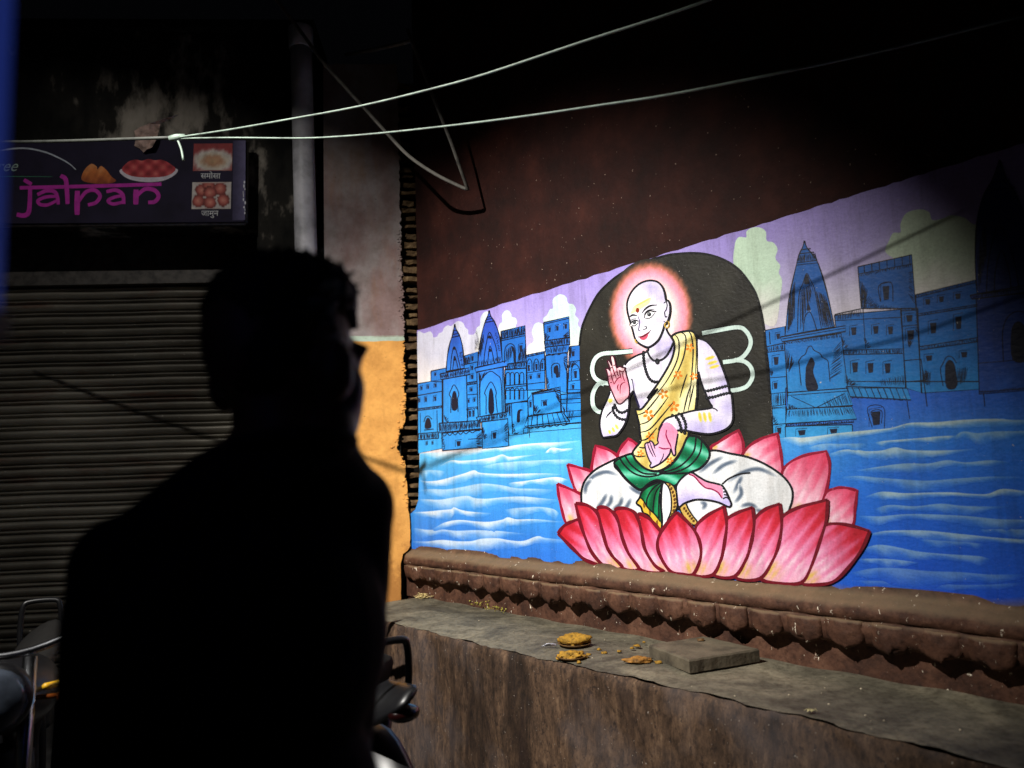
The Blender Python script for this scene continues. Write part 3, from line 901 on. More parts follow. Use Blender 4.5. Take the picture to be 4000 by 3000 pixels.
WR = [([(85, 235), (180, 225), (280, 230), (420, 215), (560, 195), (700, 180), (850, 165), (1000, 150), (1150, 110), (1350, 105), (1600, 85), (1850, 78), (2074, 85), (2700, 40)], 46, 1),
 ([(870, 265), (1000, 250), (1200, 235), (1400, 218), (1540, 210)], 30, .9), ([(1500, 225), (1580, 180), (1700, 195), (1850, 180), (2074, 175), (2600, 150)], 62, .6),
 ([(330, 305), (450, 280), (600, 280), (800, 275)], 50, .5), ([(495, 360), (600, 330), (700, 325), (800, 340), (920, 335), (1030, 310), (1130, 330), (1300, 335), (1500, 330), (1690, 318)], 58, .85),
 ([(720, 490), (900, 465), (1100, 440), (1300, 440), (1450, 412), (1600, 430), (1800, 412), (1950, 425)], 50, .65), ([(600, 545), (750, 540), (900, 555), (1100, 570), (1300, 580), (1550, 560), (1800, 545), (2074, 545)], 56, .5),
 ([(790, 705), (920, 668), (1100, 680), (1300, 675), (1500, 672), (1650, 685), (1780, 685), (1880, 648), (1980, 650), (2074, 660), (2500, 650)], 40, .9),
 ([(870, 800), (1000, 775), (1200, 785), (1400, 765), (1600, 785), (1950, 785)], 50, .55), ([(740, 860), (900, 868), (1100, 850), (1300, 850), (1600, 865), (1850, 890), (2074, 895), (2500, 900)], 56, .55),
 ([(1720, 970), (1900, 960), (2074, 975), (2400, 970)], 50, .5), ([(810, 1010), (950, 985), (1150, 980), (1300, 985), (1450, 1000), (1650, 1020), (1850, 1040), (2074, 1055), (2500, 1080)], 52, .75),
 ([(1230, 1050), (1400, 1065), (1600, 1075), (1750, 1090)], 40, .4), ([(760, 1130), (880, 1100), (1000, 1110), (1200, 1150), (1400, 1170), (1700, 1190), (1800, 1210)], 66, .55),
 ([(730, 1210), (900, 1210), (1050, 1220), (1220, 1240)], 50, .55), ([(680, 1320), (850, 1290), (1050, 1290), (1300, 1315), (1550, 1320), (1800, 1340), (2074, 1335)], 92, .4), ([(720, 1385), (900, 1390), (1200, 1400), (1500, 1420), (1800, 1420), (2074, 1400)], 50, .3)]
li = 0
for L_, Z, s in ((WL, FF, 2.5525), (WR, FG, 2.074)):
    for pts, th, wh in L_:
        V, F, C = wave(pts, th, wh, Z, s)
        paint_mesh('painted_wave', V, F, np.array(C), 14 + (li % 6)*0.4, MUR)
        li += 1
# dirt settled along the foot of the painting
ink = Ink(18)
xs = np.arange(3150, 4500, 40)
V = [(x, float(botline(x)) - 48 - 10*math.sin(x/70)) for x in xs] + [(x, float(botline(x))) for x in xs]
C = [tuple(c) for c in waterc(np.array([v[0] for v in V[:len(xs)]]), np.array([v[1] for v in V[:len(xs)]]))] + [(112, 100, 66)]*len(xs)
ink._add(V, [(i, i+1, len(xs)+i+1, len(xs)+i) for i in range(len(xs)-1)], C)
ink.build('dirt_stain')

# ---- painted city
def blue(y0, y1, dark=1.0):
    return lambda x, y: lerp3((y-y0)/(y1-y0) + 0.12*vnoise(x, y, 45, 3), [(0, (34*dark, 104*dark, 192*dark)), (0.5, (38*dark, 138*dark, 228*dark)), (1, (62*dark, 176*dark, 248*dark))])
BL = blue(1350, 1760)
BLD = lambda x, y: lerp3((y-1250)/300. + 0.1*vnoise(x, y, 40, 5), [(0, (46, 76, 182)), (.45, (42, 106, 208)), (1, (50, 152, 236))])
BR = blue(1150, 1700, 0.92)
def shape(ink, pts, c, lay, name, parent, w=7, straight=True, outline=True):
    fill(name, pts, c, lay, parent, straight, sp=34)
    if outline: ink.line(pts, w, INK, closed=True, straight=straight, jit=.2)
def building(name, layer, Z, body, wins=(), lines=(), hatches=(), patches=(), arcs=(), c=BL, w=4.4, straight=True):
    """one painted house or temple: fills, then line work in ink"""
    root = None
    for i, pts in enumerate(body):
        P = Z(pts)
        if root is None: root = fill(name, P, c, layer, MUR, straight if not any(len(q) > 2 for q in pts) else False, sp=30)
        else: fill('painted_storey', P, c, layer + 0.3*i, root, straight if not any(len(q) > 2 for q in pts) else False, sp=30)
    ink = Ink(layer + 2.0)
    for pts in body:
        ink.line(Z(pts), w, INK, closed=True, straight=not any(len(q) > 2 for q in pts), jit=.25)
    for (a, b_, c_, d, n) in hatches: ink.hatch(*Z([a, b_, c_, d]), n)
    for pts in lines: ink.line(Z(pts), w*0.75, INK, straight=len(pts) < 3, jit=.2)
    for pts in arcs: ink.line(Z(pts), w*0.8, INK, n=4)
    for pts in patches: ink.patch(Z(pts), (20, 24, 44))
    for (x, y, ww, hh) in wins:
        ink.patch(Z([(x-ww/2, y-hh/2+ww*.08), (x+ww/2, y-hh/2), (x+ww*.42, y+hh/2-ww*.1), (x-ww*.3, y+hh/2)]), (22, 28, 52), True)
        ink.line(Z([(x-ww*.75, y+hh*.6), (x-ww*.75, y-hh*.62), (x+ww*.72, y-hh*.78)]), w*.5, INK, straight=True)
    ink.build('ink_lines', root)
    return root
L0 = 5
building('painted_house', L0, FD, [[(122, 945), (350, 905), (350, 1545), (124, 1590)], [(245, 830), (388, 798), (388, 930), (245, 922)]],
  [(158, 988, 18, 34), (218, 976, 18, 34), (288, 962, 20, 34), (198, 1092, 20, 44), (284, 1084, 22, 44), (287, 858, 16, 28), (140, 1100, 14, 36), (208, 1500, 14, 30), (262, 1495, 14, 30)],
  [[(122, 1055), (350, 1015)], [(122, 1178), (350, 1150)], [(122, 1195), (350, 1166)], [(300, 1190), (305, 1390)], [(145, 1215), (148, 1400)], [(122, 1408), (320, 1392)], [(122, 1465), (320, 1450)], [(180, 1375), (270, 1365)]],
  [((130, 1412), (320, 1396), (320, 1448), (130, 1462), 30), ((122, 1180), (345, 1152), (345, 1164), (122, 1192), 26)],
  [[(190, 1360), (192, 1300), (210, 1262), (235, 1272), (248, 1350)]], [[(180, 1300), (195, 1255), (225, 1245), (255, 1275)]])
building('painted_house', L0, FD, [[(550, 690), (682, 648), (695, 1300), (560, 1310)]],
  [(628, 712, 24, 46), (626, 800, 22, 40), (626, 882, 26, 44), (618, 1002, 26, 34), (594, 1106, 18, 34), (648, 1096, 18, 34), (605, 1225, 22, 60), (640, 1220, 18, 60)],
  [[(552, 770), (680, 742)], [(560, 940), (690, 920)], [(560, 960), (690, 940)], [(562, 1050), (690, 1040)], [(564, 1170), (690, 1158)]], [((556, 700), (600, 690), (600, 760), (556, 770), 12), ((565, 942), (690, 922), (690, 938), (565, 958), 18), ((570, 1172), (690, 1160), (690, 1180), (570, 1195), 14)])
building('painted_temple', L0+3, FD, [[(355, 905), (574, 868), (582, 1300), (356, 1310)], [(330, 855), (600, 798), (602, 860), (335, 908)], [(465, 393, 1), (480, 445), (512, 505), (538, 610), (553, 800, 1), (385, 832, 1), (396, 700), (418, 580), (444, 495), (456, 440)], [(320, 1312), (702, 1285), (706, 1362), (322, 1400)], [(345, 1405), (722, 1368), (722, 1535), (350, 1565)]],
  [(500, 1500, 40, 50)], [[(440, 492), (495, 480)], [(432, 518), (508, 502)], [(455, 455), (482, 450)], [(590, 1460), (720, 1450)]],
  [((332, 862), (598, 806), (600, 852), (337, 900), 46), ((325, 1315), (700, 1290), (703, 1352), (325, 1392), 64), ((360, 1220), (420, 1290), (395, 1310), (356, 1260), 9), ((350, 1420), (385, 1560), (360, 1565), (340, 1440), 14), ((720, 1385), (720, 1540), (670, 1530), (660, 1430), 14), ((525, 640), (550, 790), (530, 795), (505, 660), 12)],
  [[(440, 1185), (438, 1075), (450, 1020), (470, 1015), (484, 1060), (488, 1180)], [(445, 620), (460, 600), (475, 620), (470, 630), (448, 632)], [(450, 730), (463, 690), (475, 725)]],
  [[(428, 1215), (430, 1075), (415, 1045), (432, 1000), (457, 955), (488, 995), (503, 1045), (492, 1085), (496, 1205)], [(425, 822), (435, 700), (460, 600), (492, 690), (518, 805)], [(447, 818), (456, 730), (465, 690), (484, 755), (497, 810)], [(345, 1408), (370, 1430), (395, 1408), (420, 1425), (445, 1402), (470, 1420), (495, 1398), (520, 1415), (545, 1393), (570, 1410), (600, 1388), (630, 1400), (660, 1382), (700, 1380)]], BLD)
building('painted_tower', L0+1, FD, [[(930, 812), (1132, 798), (1142, 1105), (932, 1130)], [(893, 462), (1115, 407), (1127, 748), (905, 772)], [(930, 768), (1126, 736), (1130, 800), (935, 818)]],
  [(1076, 620, 30, 64)], [[(895, 548), (1115, 500)], [(897, 530), (1115, 482)], [(932, 965), (1138, 945)], [(932, 985), (1138, 962)]],
  [((895, 465), (1113, 410), (1113, 490), (898, 540), 44), ((935, 772), (1126, 742), (1128, 790), (937, 812), 30), ((1060, 660), (1120, 600), (1122, 740), (1040, 745), 14), ((940, 620), (1000, 600), (990, 700), (945, 750), 10)],
  [[(985, 600), (1010, 605), (1022, 650), (1026, 745), (1012, 745), (1005, 660)]],
  [[(925, 755), (930, 630), (950, 590), (980, 575), (1012, 590), (1026, 640), (1028, 748)]] + [[(x, y1), (x, y0+20), (x+18, y0), (x+36, y0+18), (x+36, y1)] for x in (940, 980, 1022, 1068) for (y0, y1) in ((840, 955), (985, 1092))])
building('painted_house', L0+1.5, FD, [[(932, 1138), (1142, 1098), (1144, 1405), (968, 1425)]], [], [[(932, 1155), (990, 1125), (1142, 1112)], [(990, 1130), (1000, 1410)]], [((1000, 1290), (1030, 1395), (1010, 1410), (995, 1320), 12), ((935, 1145), (985, 1125), (985, 1240), (940, 1250), 8)], [[(1040, 1295), (1045, 1205), (1068, 1182), (1100, 1190), (1072, 1205), (1068, 1295)]])
building('painted_house', L0+0.5, FD, [[(1126, 682), (1296, 643), (1302, 995), (1130, 1005)]], [(1168, 886, 24, 36), (1246, 876, 24, 36), (1150, 800, 22, 60), (1222, 790, 22, 60), (1275, 780, 18, 60)], [[(1128, 700), (1296, 660)], [(1130, 845), (1300, 820)], [(1132, 950), (1300, 930)]], [((1128, 683), (1294, 647), (1294, 660), (1128, 698), 22)], [], [[(x, 830), (x, 760), (x+22, 715), (x+46, 745), (x+48, 820)] for x in (1132, 1196, 1258)])
building('painted_house', L0+0.5, FD, [[(1528, 602), (1640, 585), (1645, 1190), (1500, 1200)]], [(1560, 668, 30, 50), (1582, 860, 30, 70), (1515, 870, 20, 60), (1560, 975, 26, 40)], [[(1505, 745), (1640, 728)], [(1505, 925), (1640, 910)], [(1505, 1030), (1640, 1022)]], [((1505, 750), (1600, 735), (1560, 790), (1510, 800), 14), ((1525, 610), (1545, 600), (1545, 690), (1525, 720), 8)], [], [[(1545, 920), (1545, 820), (1575, 765), (1615, 800), (1625, 910)]])
building('painted_tower', L0+2.5, FD, [[(1305, 685), (1506, 658), (1502, 1030), (1316, 992)], [(1300, 608), (1528, 582), (1512, 655), (1310, 682)], [(1288, 380), (1522, 324), (1529, 520), (1296, 548)], [(1294, 550), (1532, 514), (1532, 582), (1300, 608)]],
  [(1342, 446, 26, 46), (1414, 432, 26, 46), (1492, 414, 26, 46)], [[(1290, 395), (1522, 340)]], [((1298, 555), (1530, 520), (1530, 575), (1302, 602), 42), ((1310, 620), (1500, 590), (1490, 640), (1330, 670), 18), ((1300, 470), (1350, 510), (1320, 545), (1296, 540), 9), ((1522, 460), (1526, 515), (1480, 520), (1470, 500), 9), ((1502, 680), (1500, 860), (1475, 760), (1480, 690), 12), ((1312, 830), (1350, 985), (1318, 988), (1312, 900), 10)],
  [[(1385, 790), (1420, 778), (1430, 880), (1405, 888), (1400, 860), (1382, 840)]], [[(1366, 892), (1364, 776), (1432, 765), (1436, 885)], [(1310, 685), (1340, 672), (1370, 682), (1400, 668), (1430, 676), (1460, 660), (1500, 664)]])
building('painted_temple', L0+3.6, FD, [[(670, 840), (916, 784), (932, 1222), (682, 1255)], [(650, 800), (945, 733), (952, 782), (660, 838)], [(783, 266, 1), (798, 315), (832, 372), (862, 445), (887, 545), (906, 742, 1), (676, 792, 1), (686, 680), (702, 560), (726, 440), (756, 352), (772, 312)], [(715, 1300), (956, 1268), (966, 1522), (722, 1548)], [(665, 1256), (960, 1205), (956, 1270), (686, 1302)]],
  [(832, 1425, 36, 60)], [[(755, 352), (815, 340)], [(752, 378), (828, 364)], [(765, 330), (805, 320)], [(690, 845), (700, 1240)], [(905, 795), (918, 1215)]],
  [((690, 1262), (955, 1215), (950, 1262), (692, 1298), 50), ((722, 1330), (770, 1440), (740, 1470), (720, 1400), 12), ((958, 1290), (964, 1500), (930, 1480), (925, 1330), 14), ((690, 850), (760, 835), (715, 900), (695, 930), 10), ((690, 620), (725, 480), (735, 560), (700, 700), 18), ((850, 460), (890, 640), (870, 640), (835, 480), 16), ((680, 740), (900, 690), (903, 735), (680, 785), 20)],
  [[(780, 1212), (780, 1045), (800, 985), (822, 1040), (828, 1205)], [(770, 520), (790, 495), (808, 520), (800, 530)], [(782, 650), (792, 620), (806, 645)]],
  [[(735, 782), (740, 680), (760, 560), (785, 468), (822, 535), (850, 620), (866, 752)], [(770, 772), (776, 690), (790, 598), (812, 655), (832, 757)], [(698, 1240), (702, 935), (750, 860), (800, 830), (850, 860), (892, 910), (906, 1222)], [(755, 1228), (755, 1060), (742, 1035), (760, 985), (800, 928), (835, 980), (850, 1030), (845, 1060), (860, 1212)]], BLD)
building('painted_house', L0+2.8, FD, [[(1140, 1092), (1190, 1032), (1196, 1232), (1146, 1242)], [(1186, 1036), (1442, 990), (1446, 1212), (1196, 1232)], [(1176, 1032), (1446, 975), (1442, 1006), (1190, 1046)]],
  [(1168, 1138, 18, 56), (1298, 1128, 42, 44)], [], [((1200, 1130), (1270, 1190), (1230, 1228), (1198, 1200), 12), ((1442, 1020), (1446, 1140), (1400, 1060), (1395, 1010), 12), ((1280, 1100), (1320, 1095), (1320, 1150), (1282, 1155), 9)])
building('painted_steps', L0+0.8, FD, [[(1446, 1045), (1645, 1030), (1650, 1310), (1460, 1320)]], [], [[(1446, 1092), (1645, 1080)], [(1446, 1130), (1645, 1118)], [(1446, 1205), (1645, 1192)], [(1500, 1258), (1645, 1245)], [(1530, 1312), (1645, 1300)]], [((1450, 1140), (1580, 1200), (1540, 1280), (1470, 1210), 9)])
building('painted_embankment', L0+0.4, FD, [[(722, 1010), (1650, 1000), (1652, 1520), (720, 1560)]], [], [[(1100, 1400), (1635, 1355)], [(1158, 1355), (1158, 1445)], [(1100, 1360), (1102, 1410)]], [], [[(1000, 1412), (1060, 1395), (1040, 1412)]], [], lambda x, y: lerp3((y-1600)/140., [(0, (64, 160, 232)), (1, (78, 182, 240))]), 3)
building('painted_awning', L0+3.2, FD, [[(1140, 1250), (1460, 1203), (1528, 1290), (1530, 1310), (1104, 1356)]], [], [[(x, 1250-(x-1140)*.147), (x-24+(x-1140)*.24, 1344-(x-1140)*.1)] for x in (1185, 1230, 1275, 1320, 1365, 1410, 1450)] + [[(1112, 1340), (1525, 1292)]], [], [], [[(1108, 1358), (1140, 1350), (1170, 1362), (1200, 1345), (1230, 1356), (1260, 1340), (1290, 1350), (1320, 1334), (1350, 1344), (1380, 1328), (1410, 1338), (1440, 1322), (1470, 1332), (1525, 1316)]])
# right of the figure
building('painted_house', L0, FE, [[(165, 862), (325, 828), (345, 1450), (225, 1460), (200, 1100)], [(225, 1452), (335, 1442), (335, 1700), (235, 1700)]],
  [(272, 905, 30, 44), (256, 1092, 40, 64), (252, 1282, 30, 50), (280, 1625, 34, 50)], [[(180, 985), (325, 955)], [(185, 1028), (330, 1010)], [(200, 1222), (335, 1212)], [(215, 1345), (335, 1330)], [(220, 1440), (335, 1425)], [(235, 1580), (335, 1570)], [(205, 870), (212, 965)]],
  [((185, 990), (325, 960), (325, 1006), (190, 1026), 16), ((220, 1350), (330, 1336), (332, 1424), (224, 1436), 12), ((195, 1120), (240, 1180), (230, 1210), (200, 1190), 8), ((228, 1500), (280, 1570), (250, 1580), (232, 1540), 8)], c=BR)
building('painted_house', L0+1, FE, [[(700, 745), (1205, 700), (1250, 1300), (775, 1300)]],
  [(848, 866, 42, 62), (1016, 856, 42, 62), (1128, 860, 40, 62), (858, 1142, 46, 78), (976, 1146, 46, 78), (1106, 1148, 46, 78)], [[(702, 738), (900, 695)], [(704, 785), (1205, 760)], [(918, 690), (940, 1000)], [(752, 1012), (1222, 1000)], [(756, 1045), (1224, 1036)]],
  [((706, 745), (900, 702), (905, 755), (708, 780), 26), ((752, 1014), (1222, 1002), (1222, 1036), (756, 1044), 60), ((925, 905), (990, 990), (950, 995), (935, 950), 9), ((760, 900), (820, 1000), (780, 1005), (762, 960), 9), ((780, 1200), (880, 1270), (830, 1285), (785, 1260), 14), ((1050, 1240), (1230, 1200), (1240, 1275), (1060, 1280), 16)], c=BR)
building('painted_tower', L0+2, FE, [[(880, 375), (1290, 283), (1322, 692), (906, 692)]], [(1094, 575, 52, 110)], [[(888, 430), (1296, 352)]] + [[(x, 425-(x-890)*.19), (x-4, 370-(x-880)*.22)] for x in range(930, 1290, 58)],
  [((890, 432), (1290, 356), (1290, 372), (892, 450), 40), ((900, 480), (955, 560), (940, 690), (905, 680), 18), ((930, 560), (1050, 680), (1000, 690), (910, 640), 12), ((1296, 400), (1318, 660), (1270, 600), (1270, 420), 18), ((905, 640), (1200, 690), (1200, 705), (910, 692), 24)], [], [[(1052, 640), (1040, 520), (1136, 498), (1148, 638)]], BR)
building('painted_house', L0+1.6, FE, [[(1320, 588), (1795, 470), (1805, 1310), (1368, 1338)]],
  [(1412, 642, 40, 46), (1516, 622, 40, 46), (1642, 600, 44, 46), (1454, 842, 50, 84), (1646, 802, 50, 100), (1422, 1072, 50, 46), (1690, 1045, 50, 46)], [[(1322, 610), (1795, 492)], [(1330, 735), (1795, 660)], [(1335, 750), (1795, 676)], [(1345, 985), (1795, 915)], [(1348, 1010), (1797, 945)]],
  [((1322, 592), (1795, 474), (1795, 490), (1325, 608), 50), ((1332, 738), (1795, 664), (1795, 674), (1336, 748), 40), ((1346, 990), (1795, 920), (1797, 940), (1350, 1008), 46), ((1640, 1150), (1720, 1140), (1700, 1240), (1640, 1280), 12)],
  [[(1556, 1296), (1545, 1140), (1560, 1098), (1585, 1085), (1615, 1115), (1632, 1200), (1630, 1296)]], [[(1530, 1285), (1510, 1160), (1530, 1110), (1560, 1060), (1600, 1065), (1632, 1110)]], BR)
building('painted_house', L0+2.2, FE, [[(1210, 692), (1336, 688), (1364, 1335), (1245, 1300)]], [(1272, 768, 50, 54), (1282, 895, 54, 76)], [[(1212, 712), (1336, 705)], [(1218, 828), (1342, 818)], [(1236, 1090), (1364, 1078)], [(1250, 1252), (1400, 1240)], [(1362, 1080), (1408, 1440)]],
  [((1214, 694), (1334, 690), (1334, 704), (1214, 710), 20), ((1330, 700), (1345, 900), (1320, 860), (1316, 720), 12), ((1262, 920), (1300, 930), (1275, 990), (1262, 970), 8), ((1366, 1150), (1440, 1180), (1420, 1280), (1372, 1260), 14)], c=BR)
building('painted_embankment', L0+0.4, FE, [[(330, 1300), (820, 1250), (1290, 1250), (1835, 1250), (3100, 1150), (3100, 1660), (1500, 1680), (330, 1760)]], [(1018, 1530, 70, 110)], [[(1255, 1395), (1275, 1535)]], [], [], [[(990, 1600), (955, 1448), (1076, 1446), (1082, 1612)], [(1010, 1560), (980, 1480), (1060, 1472), (1060, 1570)]], lambda x, y: lerp3((y-1560)/140., [(0, (44, 108, 218)), (1, (54, 128, 224))]), 4)
building('painted_awning', L0+3, FE, [[(790, 1288), (1256, 1300), (1286, 1390), (822, 1366)]], [], [[(790+x, 1292+x*.02), (822+x, 1362+x*.05)] for x in range(45, 460, 48)], [((824, 1368), (1284, 1388), (1284, 1396), (824, 1376), 40)], c=BR)
building('painted_temple', L0+4, FE, [[(320, 945), (752, 884), (802, 1302), (346, 1334)], [(290, 910), (786, 824), (786, 868), (302, 946)], [(472, 176, 1), (492, 228), (545, 295), (582, 362), (642, 560), (702, 832, 1), (326, 902, 1), (352, 640), (402, 400), (430, 290), (460, 222)], [(345, 1334), (802, 1300), (842, 1432), (340, 1462)], [(326, 1592), (836, 1578), (842, 1720), (330, 1720)], [(340, 1460), (832, 1438), (872, 1536), (330, 1572)]],
  [(452, 1640, 60, 44), (694, 1628, 60, 40)], [[(345, 1356), (802, 1322)], [(372, 1362), (560, 1450)], [(560, 1450), (780, 1340)], [(330, 1594), (850, 1560)], [(452, 245), (520, 235)], [(440, 275), (545, 262)], [(418, 345), (570, 325)], [(412, 362), (578, 345)], [(838, 1580), (840, 1640)], [(305, 925), (786, 842)]],
  [((430, 290), (555, 272), (568, 322), (420, 342), 22), ((305, 950), (752, 890), (748, 912), (320, 968), 50), ((355, 650), (400, 480), (395, 760), (345, 880), 30), ((560, 560), (640, 600), (695, 830), (610, 830), 26), ((440, 560), (520, 500), (540, 560), (440, 860), 22), ((335, 1000), (400, 1100), (360, 1180), (340, 1140), 14), ((752, 940), (760, 1180), (660, 1240), (700, 1000), 16), ((345, 1420), (420, 1445), (400, 1460), (345, 1460), 10), ((350, 1470), (830, 1446), (855, 1500), (345, 1520), 40), ((335, 1575), (850, 1545), (845, 1560), (335, 1590), 60), ((620, 1400), (800, 1330), (830, 1425), (640, 1440), 16)],
  [[(490, 1312), (482, 1160), (500, 1105), (525, 1065), (552, 1110), (540, 1180), (578, 1302)], [(470, 500), (490, 430), (515, 495), (500, 508)], [(488, 705), (503, 658), (520, 705)]],
  [[(448, 1280), (432, 1120), (430, 1095), (452, 1060), (480, 1040), (500, 990), (525, 980), (545, 1010), (590, 1035), (610, 1065), (650, 1090), (658, 1140), (668, 1250)], [(420, 872), (430, 600), (462, 500), (490, 425), (520, 480), (550, 545), (602, 842)], [(465, 866), (475, 765), (510, 718), (540, 770), (565, 852)]], BR)
building('painted_temple', L0+4.4, FE, [[(1782, 620), (2330, 545), (2380, 1300), (1806, 1345)], [(1736, 592), (2420, 470), (2420, 545), (1748, 622)], [(1962, -441, 1), (2012, -300), (2105, -140), (2200, 120), (2290, 520, 1), (1790, 585, 1), (1775, 350), (1786, 50), (1832, -150), (1905, -290)]],
  [], [[(1800, 1110), (2400, 1060)], [(1810, 1330), (2390, 1290)], [(1838, 1340), (1848, 1440)], [(1900, -270), (2040, -285)], [(1870, -210), (2080, -230)]],
  [((1800, 1320), (2380, 1275), (2380, 1292), (1805, 1338), 60), ((1790, 300), (1850, 0), (1860, 300), (1800, 560), 26), ((1750, 600), (2400, 480), (2400, 535), (1755, 618), 60)],
  [[(2060, 1085), (2050, 860), (2100, 790), (2160, 850), (2180, 1075)]], [[(1860, 570), (1880, 300), (1960, 60), (2060, 290), (2110, 540)], [(1920, 560), (1930, 400), (1975, 250), (2030, 400), (2050, 545)], [(1990, 1100), (1985, 860), (2040, 740), (2140, 720), (2220, 830), (2240, 1080)]],
  lambda x, y: lerp3((y-900)/700. + 0.1*vnoise(x, y, 50, 6), [(0, (30, 46, 104)), (0.6, (36, 68, 150)), (1, (46, 100, 196))]))

# ---- dark arched niche with halo behind the figure
NB = 22
niche = FA([(65, 1080), (88, 900), (130, 780), (180, 670), (260, 530), (350, 430), (470, 330), (620, 240), (800, 165), (1000, 105), (1150, 85), (1290, 78), (1430, 90), (1560, 125), (1680, 180), (1790, 260), (1880, 370), (1960, 500), (2010, 650), (2042, 800), (2062, 950), (2090, 1300), (2122, 1600)]) + FB([(1710, 300), (1722, 460), (1735, 640, 1), (1000, 800), (300, 800), (82, 722, 1), (68, 480), (62, 200)])
NC = lambda x, y: lerp3(0.5 + 0.5*vnoise(x, y, 70, 9), [(0, (28, 26, 22)), (0.5, (38, 36, 30)), (1, (52, 50, 42))])
nich = fill('painted_niche', niche, NC, NB, sp=30)
Ink(NB+1).line(niche[:23], 9, (10, 9, 10)).build('edge_line', nich)
hc = FA([(835, 745)])[0]
HX, HY = 450/2.765, 570/2.765
def haloc(x, y):
    r = np.hypot((x-hc[0])/HX, (y-hc[1])/HY) + 0.025*vnoise(x, y, 9, 3)
    c = lerp3(r, [(0, (255, 250, 240)), (0.56, (252, 232, 226)), (0.66, (250, 196, 204)), (0.76, (246, 164, 190)), (0.86, (234, 140, 148)), (0.93, (168, 100, 76)), (1.02, (70, 50, 38)), (1.1, (40, 38, 31))])
    k = np.clip((r-0.97)/0.08, 0, 1)[:, None]
    return c*(1-k) + NC(x, y)*k
fill('painted_halo', [(hc[0]+1.06*HX*math.cos(a), hc[1]+1.06*HY*math.sin(a)) for a in np.linspace(0, 2*math.pi, 40, endpoint=False)], haloc, NB+2, sp=7)
PALE = (206, 228, 220)
orn = [FA([(1390, 945), (1600, 905), (1780, 880), (1860, 918), (1912, 1010), (1902, 1100), (1840, 1190), (1760, 1235), (1615, 1258)]), FA([(1740, 1232), (1850, 1252), (1920, 1320), (1932, 1420), (1880, 1510), (1800, 1548), (1700, 1565)]),
       FA([(640, 1138), (450, 1155), (310, 1168), (232, 1225), (202, 1330), (228, 1420), (300, 1472), (390, 1488)]), FI([(330, 555), (230, 540), (140, 640), (85, 780), (80, 940), (110, 1060), (190, 1140), (285, 1165)])]
for pair in (orn[:2], orn[2:]):
    ink = Ink(NB+4)
    for o_ in pair: ink.line(o_, 23, (14, 14, 14))
    for o_ in pair: ink.line(o_, 16, PALE)
    ink.build('painted_ribbon_frame')

# ---- lotus
def petal(pts, layer, front=True, base=None, name='painted_petal'):
    P = FC(pts)
    sp = spline(P, True, 6)
    A = np.array(sp)
    ti = [i for i, p in enumerate(pts) if len(p) > 2]
    tip = np.array(P[ti[0]][:2]) if ti else A[A[:, 1].argmin()]
    bs = A[np.hypot(*(A-tip).T).argmax()] if base is None else np.array(FC([base])[0])
    ax = (bs-tip)
    Ln = np.hypot(*ax); ax = ax/Ln; la = np.array([-ax[1], ax[0]])
    sd_ = random.random()*9
    def c(x, y):
        d = np.stack([x-tip[0], y-tip[1]], -1)
        t = d@ax/Ln; l = d@la
        tt = t + 0.09*np.sin(l/8.0+sd_) + 0.07*np.sin(l/4.2+sd_*2)*np.sin(l/13.+sd_) + 0.03*vnoise(x, y, 8, sd_)
        if front: col_ = lerp3(tt, [(0, (188, 28, 44)), (0.20, (206, 40, 62)), (0.34, (224, 84, 122)), (0.58, (238, 140, 184)), (0.8, (242, 176, 206)), (1, (238, 176, 190))])
        else: col_ = lerp3(tt, [(0, (226, 62, 96)), (0.3, (236, 98, 134)), (0.55, (244, 160, 186)), (0.85, (248, 196, 214)), (1, (246, 200, 214))])
        g_ = np.clip(1 - np.abs((t-0.88)/0.13), 0, 1)*np.clip(1-np.abs(l)/(Ln*0.13), 0, 1)*(0.7 + 0.5*np.sin(l/4.0+sd_))
        g_ = np.clip(g_*1.4, 0, 0.9)[:, None]
        col_ = col_*(1-g_) + np.array([222, 184, 84])*g_
        e = np.clip(1 - np.abs((t-0.68)/0.16), 0, 1)*np.clip(np.sin(l/5.0+sd_*3), 0, 1)*0.85
        return col_*(1-e[:, None]) + np.array([252, 226, 238])*e[:, None]
    o = fill(name, P, c, layer, sp=9)
    Ink(layer+0.5).line(P, 13 if front else 11, (112, 10, 30) if front else (150, 14, 48), closed=True, jit=.15).build('edge_line', o)
PB = NB + 6
for i, pts in enumerate([
  [(340, 390), (343, 300), (358, 222, 1), (430, 245), (490, 285), (505, 330), (440, 400)], [(498, 300), (515, 235), (560, 180, 1), (600, 205), (645, 260), (600, 320)],
  [(1070, 240), (1120, 200), (1180, 160), (1240, 128, 1), (1265, 190), (1270, 250), (1255, 300), (1150, 300)], [(1262, 300), (1300, 232), (1380, 180), (1480, 148, 1), (1496, 230), (1508, 330), (1500, 400), (1350, 340)],
  [(1505, 420), (1540, 340), (1640, 285), (1782, 256, 1), (1802, 330), (1796, 430), (1770, 540), (1740, 620), (1600, 680), (1530, 600)], [(1770, 530), (1830, 488), (1900, 482), (1972, 500, 1), (1960, 600), (1930, 730), (1745, 720)],
  [(183, 338, 1), (260, 358), (345, 395), (330, 480), (280, 540), (240, 510), (212, 440)], [(121, 458, 1), (200, 490), (280, 535), (280, 610), (250, 680), (180, 702), (150, 620), (130, 530)]]):
    petal(pts, PB + i*0.8, False)

